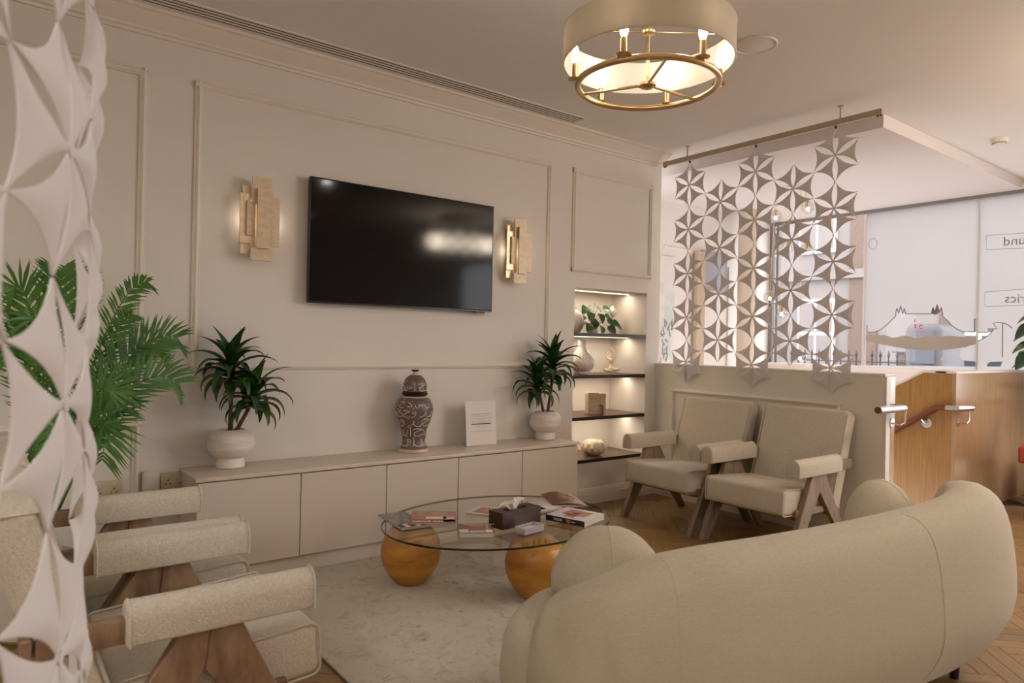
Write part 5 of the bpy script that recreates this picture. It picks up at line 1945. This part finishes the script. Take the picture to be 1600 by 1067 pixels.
MB().lathe([(0.115, 0), (0.125, 0), (0.125, 0.12), (0.112, 0.13)], seg=36).build('foot_ring', m_column, cl)
a, b_ = ony(1034, 392, FW - 0.02), ony(1052, 575, FW - 0.02)
mu = thing('wall_painting', 'pale abstract painting with grey ink marks on the far wall at the screen edge', 'painting', (0, 0, 0))
MB().span((a.x, FW - 0.02, 0.3), (b_.x, FW - 0.001, a.z - 0.05), 0.002, 1).build('canvas', m_muralbase, mu)
ik = MB()
rngk = random.Random(5)
for k in range(16):
    x_ = a.x + (b_.x - a.x) * rngk.uniform(0.1, 0.9)
    z_ = rngk.uniform(1.15, 1.62)
    ik.tube([(x_, FW - 0.0205, z_), (x_ + rngk.uniform(-.04, .04), FW - 0.0205, z_ - rngk.uniform(0.02, 0.09)), (x_ + rngk.uniform(-.06, .06), FW - 0.0205, z_ - rngk.uniform(0.04, 0.12))], [0.004, 0.012, 0.003], 5)
ik.build('ink_marks', m_muralink, mu, smooth=0)

# ================================================================== RIGHT EDGE: plant and red chair
vp = thing('potted_plant', 'leafy variegated plant at the right edge beside the oak wall', 'plant', (7.40, 1.90, 0))
MB().lathe([(0, 0), (0.13, 0), (0.16, 0.30), (0.165, 0.34), (0.15, 0.34), (0.14, 0.30), (0, 0.29)], seg=32).build('pot', m_ceramic, vp)
MB().tube([(0, 0, 0.28), (-0.02, 0.02, 0.7), (0.0, 0.05, 1.1), (-0.02, 0.06, 1.55)], [0.014, 0.012, 0.010, 0.006], 8).build('stem', m_trunk, vp)
rngv = random.Random(12)
for k in range(44):
    z_ = 0.85 + 0.85 * (k / 43)
    az = k * 2.4
    rad = 0.26 * (1 - 0.5 * abs((z_ - 1.2) / 0.6))
    if z_ < 1.22 and math.sin(az) > 0.35:
        continue
    b0 = Vector((math.cos(az) * rad * 0.55, 0.04 + math.sin(az) * rad * 0.55, z_))
    MB().tube([(-0.01, 0.04, z_ - 0.08), b0], 0.003, 5).build('stalk', m_pothos, vp)
    heart_leaf(vp, b0, (math.cos(az) * 0.4 - 0.3, math.sin(az) * 0.4 - 0.2, 0.9), (math.cos(az), math.sin(az), -0.25), rngv.uniform(0.15, 0.20), m_varieg if k % 3 == 0 else m_pothos)

rc = thing('red_armchair', 'red leather armchair cut off by the right edge of the picture', 'armchair', (6.85, 1.58, 0), R(10))
MB().box((0, 0, 0.40), (0.56, 0.56, 0.14), 0.03, 3).build('seat', m_redleather, rc)
MB().box((0.27, 0, 0.62), (0.10, 0.60, 0.50), 0.03, 3, rot=(0, R(10), 0)).build('backrest', m_redleather, rc)
for s3 in (-1, 1):
    MB().box((-0.02, s3 * 0.32, 0.50), (0.60, 0.09, 0.13), 0.02, 3).build('armrest', m_redleather, rc)
    for x_ in (-0.25, 0.25):
        MB().tube([(x_ * 1.05, s3 * 0.31, 0.0), (x_, s3 * 0.30, 0.46)], [0.016, 0.022], 10).build('leg', m_darkleg, rc)

# ================================================================== STREET OUTSIDE
struct('ground_street', MB().span((XW + 0.13, -12, -0.75), (30, 22, -0.6)), m_street, smooth=0)
FXX = 17.5
bd = thing('building', 'pale stone and brick terrace across the street beyond the window', 'building', (FXX, 7.0, -0.6))
MB().span((0, -2.5, 0), (1.0, 11, 8.5)).build('stone_wall', m_stone, bd, smooth=0)
for (y0_, y1_, z0_, z1_) in ((1.05, 1.75, 1.2, 8.4), (-2.2, -0.35, 1.3, 3.2), (5.5, 8.0, 0, 8.4)):
    MB().span((-0.05, y0_, z0_), (0.0, y1_, z1_)).build('brick_panel', m_brick, bd, smooth=0)
for y_ in (2.6, 4.2, 5.9, -1.2):
    for z_ in (1.4, 4.4):
        f = MB().span((-0.10, y_ - 0.5, z_), (0.02, y_ + 0.5, z_ + 1.8), 0.01, 1).build('window', m_framewhite, bd)
        for q_ in (-0.24, 0.24):
            for zq in (0.48, 1.32):
                MB().box((-0.105, y_ + q_, z_ + zq), (0.02, 0.42, 0.76)).build('pane', m_carglass if z_ < 2 and y_ < 0 else m_stone, f, smooth=0)
for z_ in (3.7, 6.6, 8.3):
    MB().span((-0.14, -2.5, z_), (0.0, 11, z_ + 0.22)).build('stone_band', m_stone, bd, smooth=0)
rl = thing('street_railing', 'black spiked railing along the pavement outside the window', 'railing', (15.2, 0, -0.6))
y0_ = onx(1500, 560, 15.2).y
y1_ = onx(1300, 560, 15.2).y
for z_ in (1.15, 1.62):
    MB().span((-0.015, 5.9, z_), (0.015, y1_ + 1, z_ + 0.03)).build('rail', m_railing, rl, smooth=0)
yy = 5.9
while yy < y1_ + 1:
    MB().lathe([(0.014, 0), (0.014, 1.75), (0.03, 1.78), (0.0, 1.90)], (0, yy, 0), 6).build('baluster', m_railing, rl, smooth=0)
    yy += 0.17
yq = onx(1425, 560, 15.2).y
gp = thing('gate_pier', 'square brick gate pier beside the black railing in the street', 'pier', (15.7, yq, -0.6))
MB().span((-0.25, -0.42, 0), (0.25, 0.42, 1.85)).build('shaft', m_brick, gp, smooth=0)
MB().span((-0.32, -0.5, 1.85), (0.32, 0.5, 2.0), 0.02, 1).build('coping', m_stone, gp)
cq = onx(1480, 545, 12.5)
car = thing('parked_car', 'dark grey car parked in the street seen under the bridge drawing', 'car', (12.5, cq.y - 0.7, -0.6), R(90))
P = [(-1.9, 0.35), (-1.95, 0.75), (-1.75, 0.95), (-1.05, 1.05), (-0.6, 1.5), (0.9, 1.55), (1.5, 1.1), (1.95, 0.95), (2.0, 0.4)]
MB().prism(P, basis((0, 0.85, 0), (1, 0, 0), (0, 0, 1), (0, -1, 0)), 1.7, 0.06, 2).build('body', m_van, car)
MB().prism([(-0.95, 1.05), (-0.55, 1.46), (0.85, 1.5), (1.3, 1.1)], basis((0, 0.865, 0), (1, 0, 0), (0, 0, 1), (0, -1, 0)), 1.73, 0.01, 1).build('windows', m_carglass, car)
for x_ in (-1.2, 1.25):
    for s3 in (-1, 1):
        MB().lathe([(0, -0.1), (0.33, -0.1), (0.35, -0.06), (0.35, 0.06), (0.33, 0.1), (0, 0.1)], (x_, s3 * 0.78, 0.35), 24, M=Matrix.Rotation(PI / 2, 4, 'X')).build('wheel', m_darkleg, car)
cv = onx(1462, 520, 14.0)
van = thing('parked_van', 'tall grey van parked behind the tower of the bridge drawing', 'van', (14.0, cv.y, -0.6), R(90))
MB().box((0, 0, 1.38), (0.62, 1.2, 2.02), 0.14, 3).build('body', m_van, van)
MB().box((-0.02, 0.60, 1.90), (0.40, 0.04, 0.50), 0.02, 1).build('window', m_carglass, van)
MB().box((0.1, 0.60, 1.50), (0.16, 0.05, 0.10), 0.02, 1).build('badge', m_whiteink, van)
for x_ in (-0.18, 0.18):
    for s3 in (-1, 1):
        MB().lathe([(0, -0.08), (0.30, -0.08), (0.32, 0), (0.30, 0.08), (0, 0.08)], (x_, s3 * 0.52, 0.32), 20, M=Matrix.Rotation(PI / 2, 4, 'X')).build('wheel', m_darkleg, van)

# ================================================================== BEHIND THE CAMERA (mirrored in the television)
dk = thing('reception_desk', 'white reception desk reflected in the television screen', 'desk', (4.6, -2.7, 0))
MB().span((-1.6, -0.35, 0), (1.6, 0.0, 1.02), 0.01, 1).build('front_panel', m_desk, dk)
MB().span((-1.68, -0.75, 1.02), (1.68, 0.06, 1.07), 0.008, 1).build('counter', m_desk, dk)
for x_ in (4.0, 5.2):
    mo = thing('monitor', ('dark computer monitor at the left half of the white reception desk' if x_ < 4.5 else 'dark computer monitor at the right half of the white reception desk'), 'monitor', (x_, -3.05, 1.0705), group='reception monitors')
    MB().box((0, 0, 0.28), (0.52, 0.03, 0.32), 0.006, 1).build('display', m_tvframe, mo)
    MB().box((0, -0.02, 0.07), (0.05, 0.03, 0.14), 0.004, 1).build('neck', m_tvframe, mo)
    MB().box((0, -0.02, 0.006), (0.22, 0.16, 0.012), 0.003, 1).build('foot', m_tvframe, mo)
sb = thing('string_chandelier', 'cluster of tiny lit points reflected in the television screen', 'chandelier', (5.15, 0.15, CZ))
MB().lathe([(0, 0), (0.35, 0), (0.35, -0.02), (0, -0.025)], seg=32).build('canopy', m_brass, sb)
rngs = random.Random(3)
for k in range(36):
    x_, y_ = rngs.uniform(-0.55, 0.55), rngs.uniform(-0.35, 0.35)
    z_ = -rngs.uniform(0.14, 0.5)
    b0 = MB().lathe([(0, -0.012), (0.009, -0.006), (0.010, 0.004), (0, 0.014)], seg=8).build('bulb', m_lens, sb, loc=(x_, y_, z_))
    MB().tube([(x_, y_, z_ + 0.012), (x_ * 0.5, y_ * 0.5, -0.022)], 0.0012, 4).build('wire', m_brass, sb)

for k in range(12):
    a = 2 * PI * k / 12
    lamp('bulb_light', 'POINT', (0.45 * math.cos(a), 0.28 * math.sin(a), -0.36), P_STRING / 2, WARM, sb, shadow_soft_size=0.11)

# daylight sampling through the big clear panes
for ya, yb, z0_ in ((-4.15, 1.42, 0.06),):
    pd = bpy.data.lights.new('window_portal', 'AREA')
    pd.shape = 'RECTANGLE'
    pd.size = yb - ya
    pd.size_y = WZ1 - z0_
    pd.cycles.is_portal = True
    po_ = bpy.data.objects.new('window_portal', pd)
    po_.location = (XW - 0.03, (ya + yb) / 2, (WZ1 + z0_) / 2)
    M = basis(po_.location, (0, 1, 0), (0, 0, 1), None)
    # light faces -Z local; aim it into the room (-X)
    po_.rotation_euler = Matrix(((0, 0, 1), (1, 0, 0), (0, 1, 0))).to_euler()
    COL.objects.link(po_)
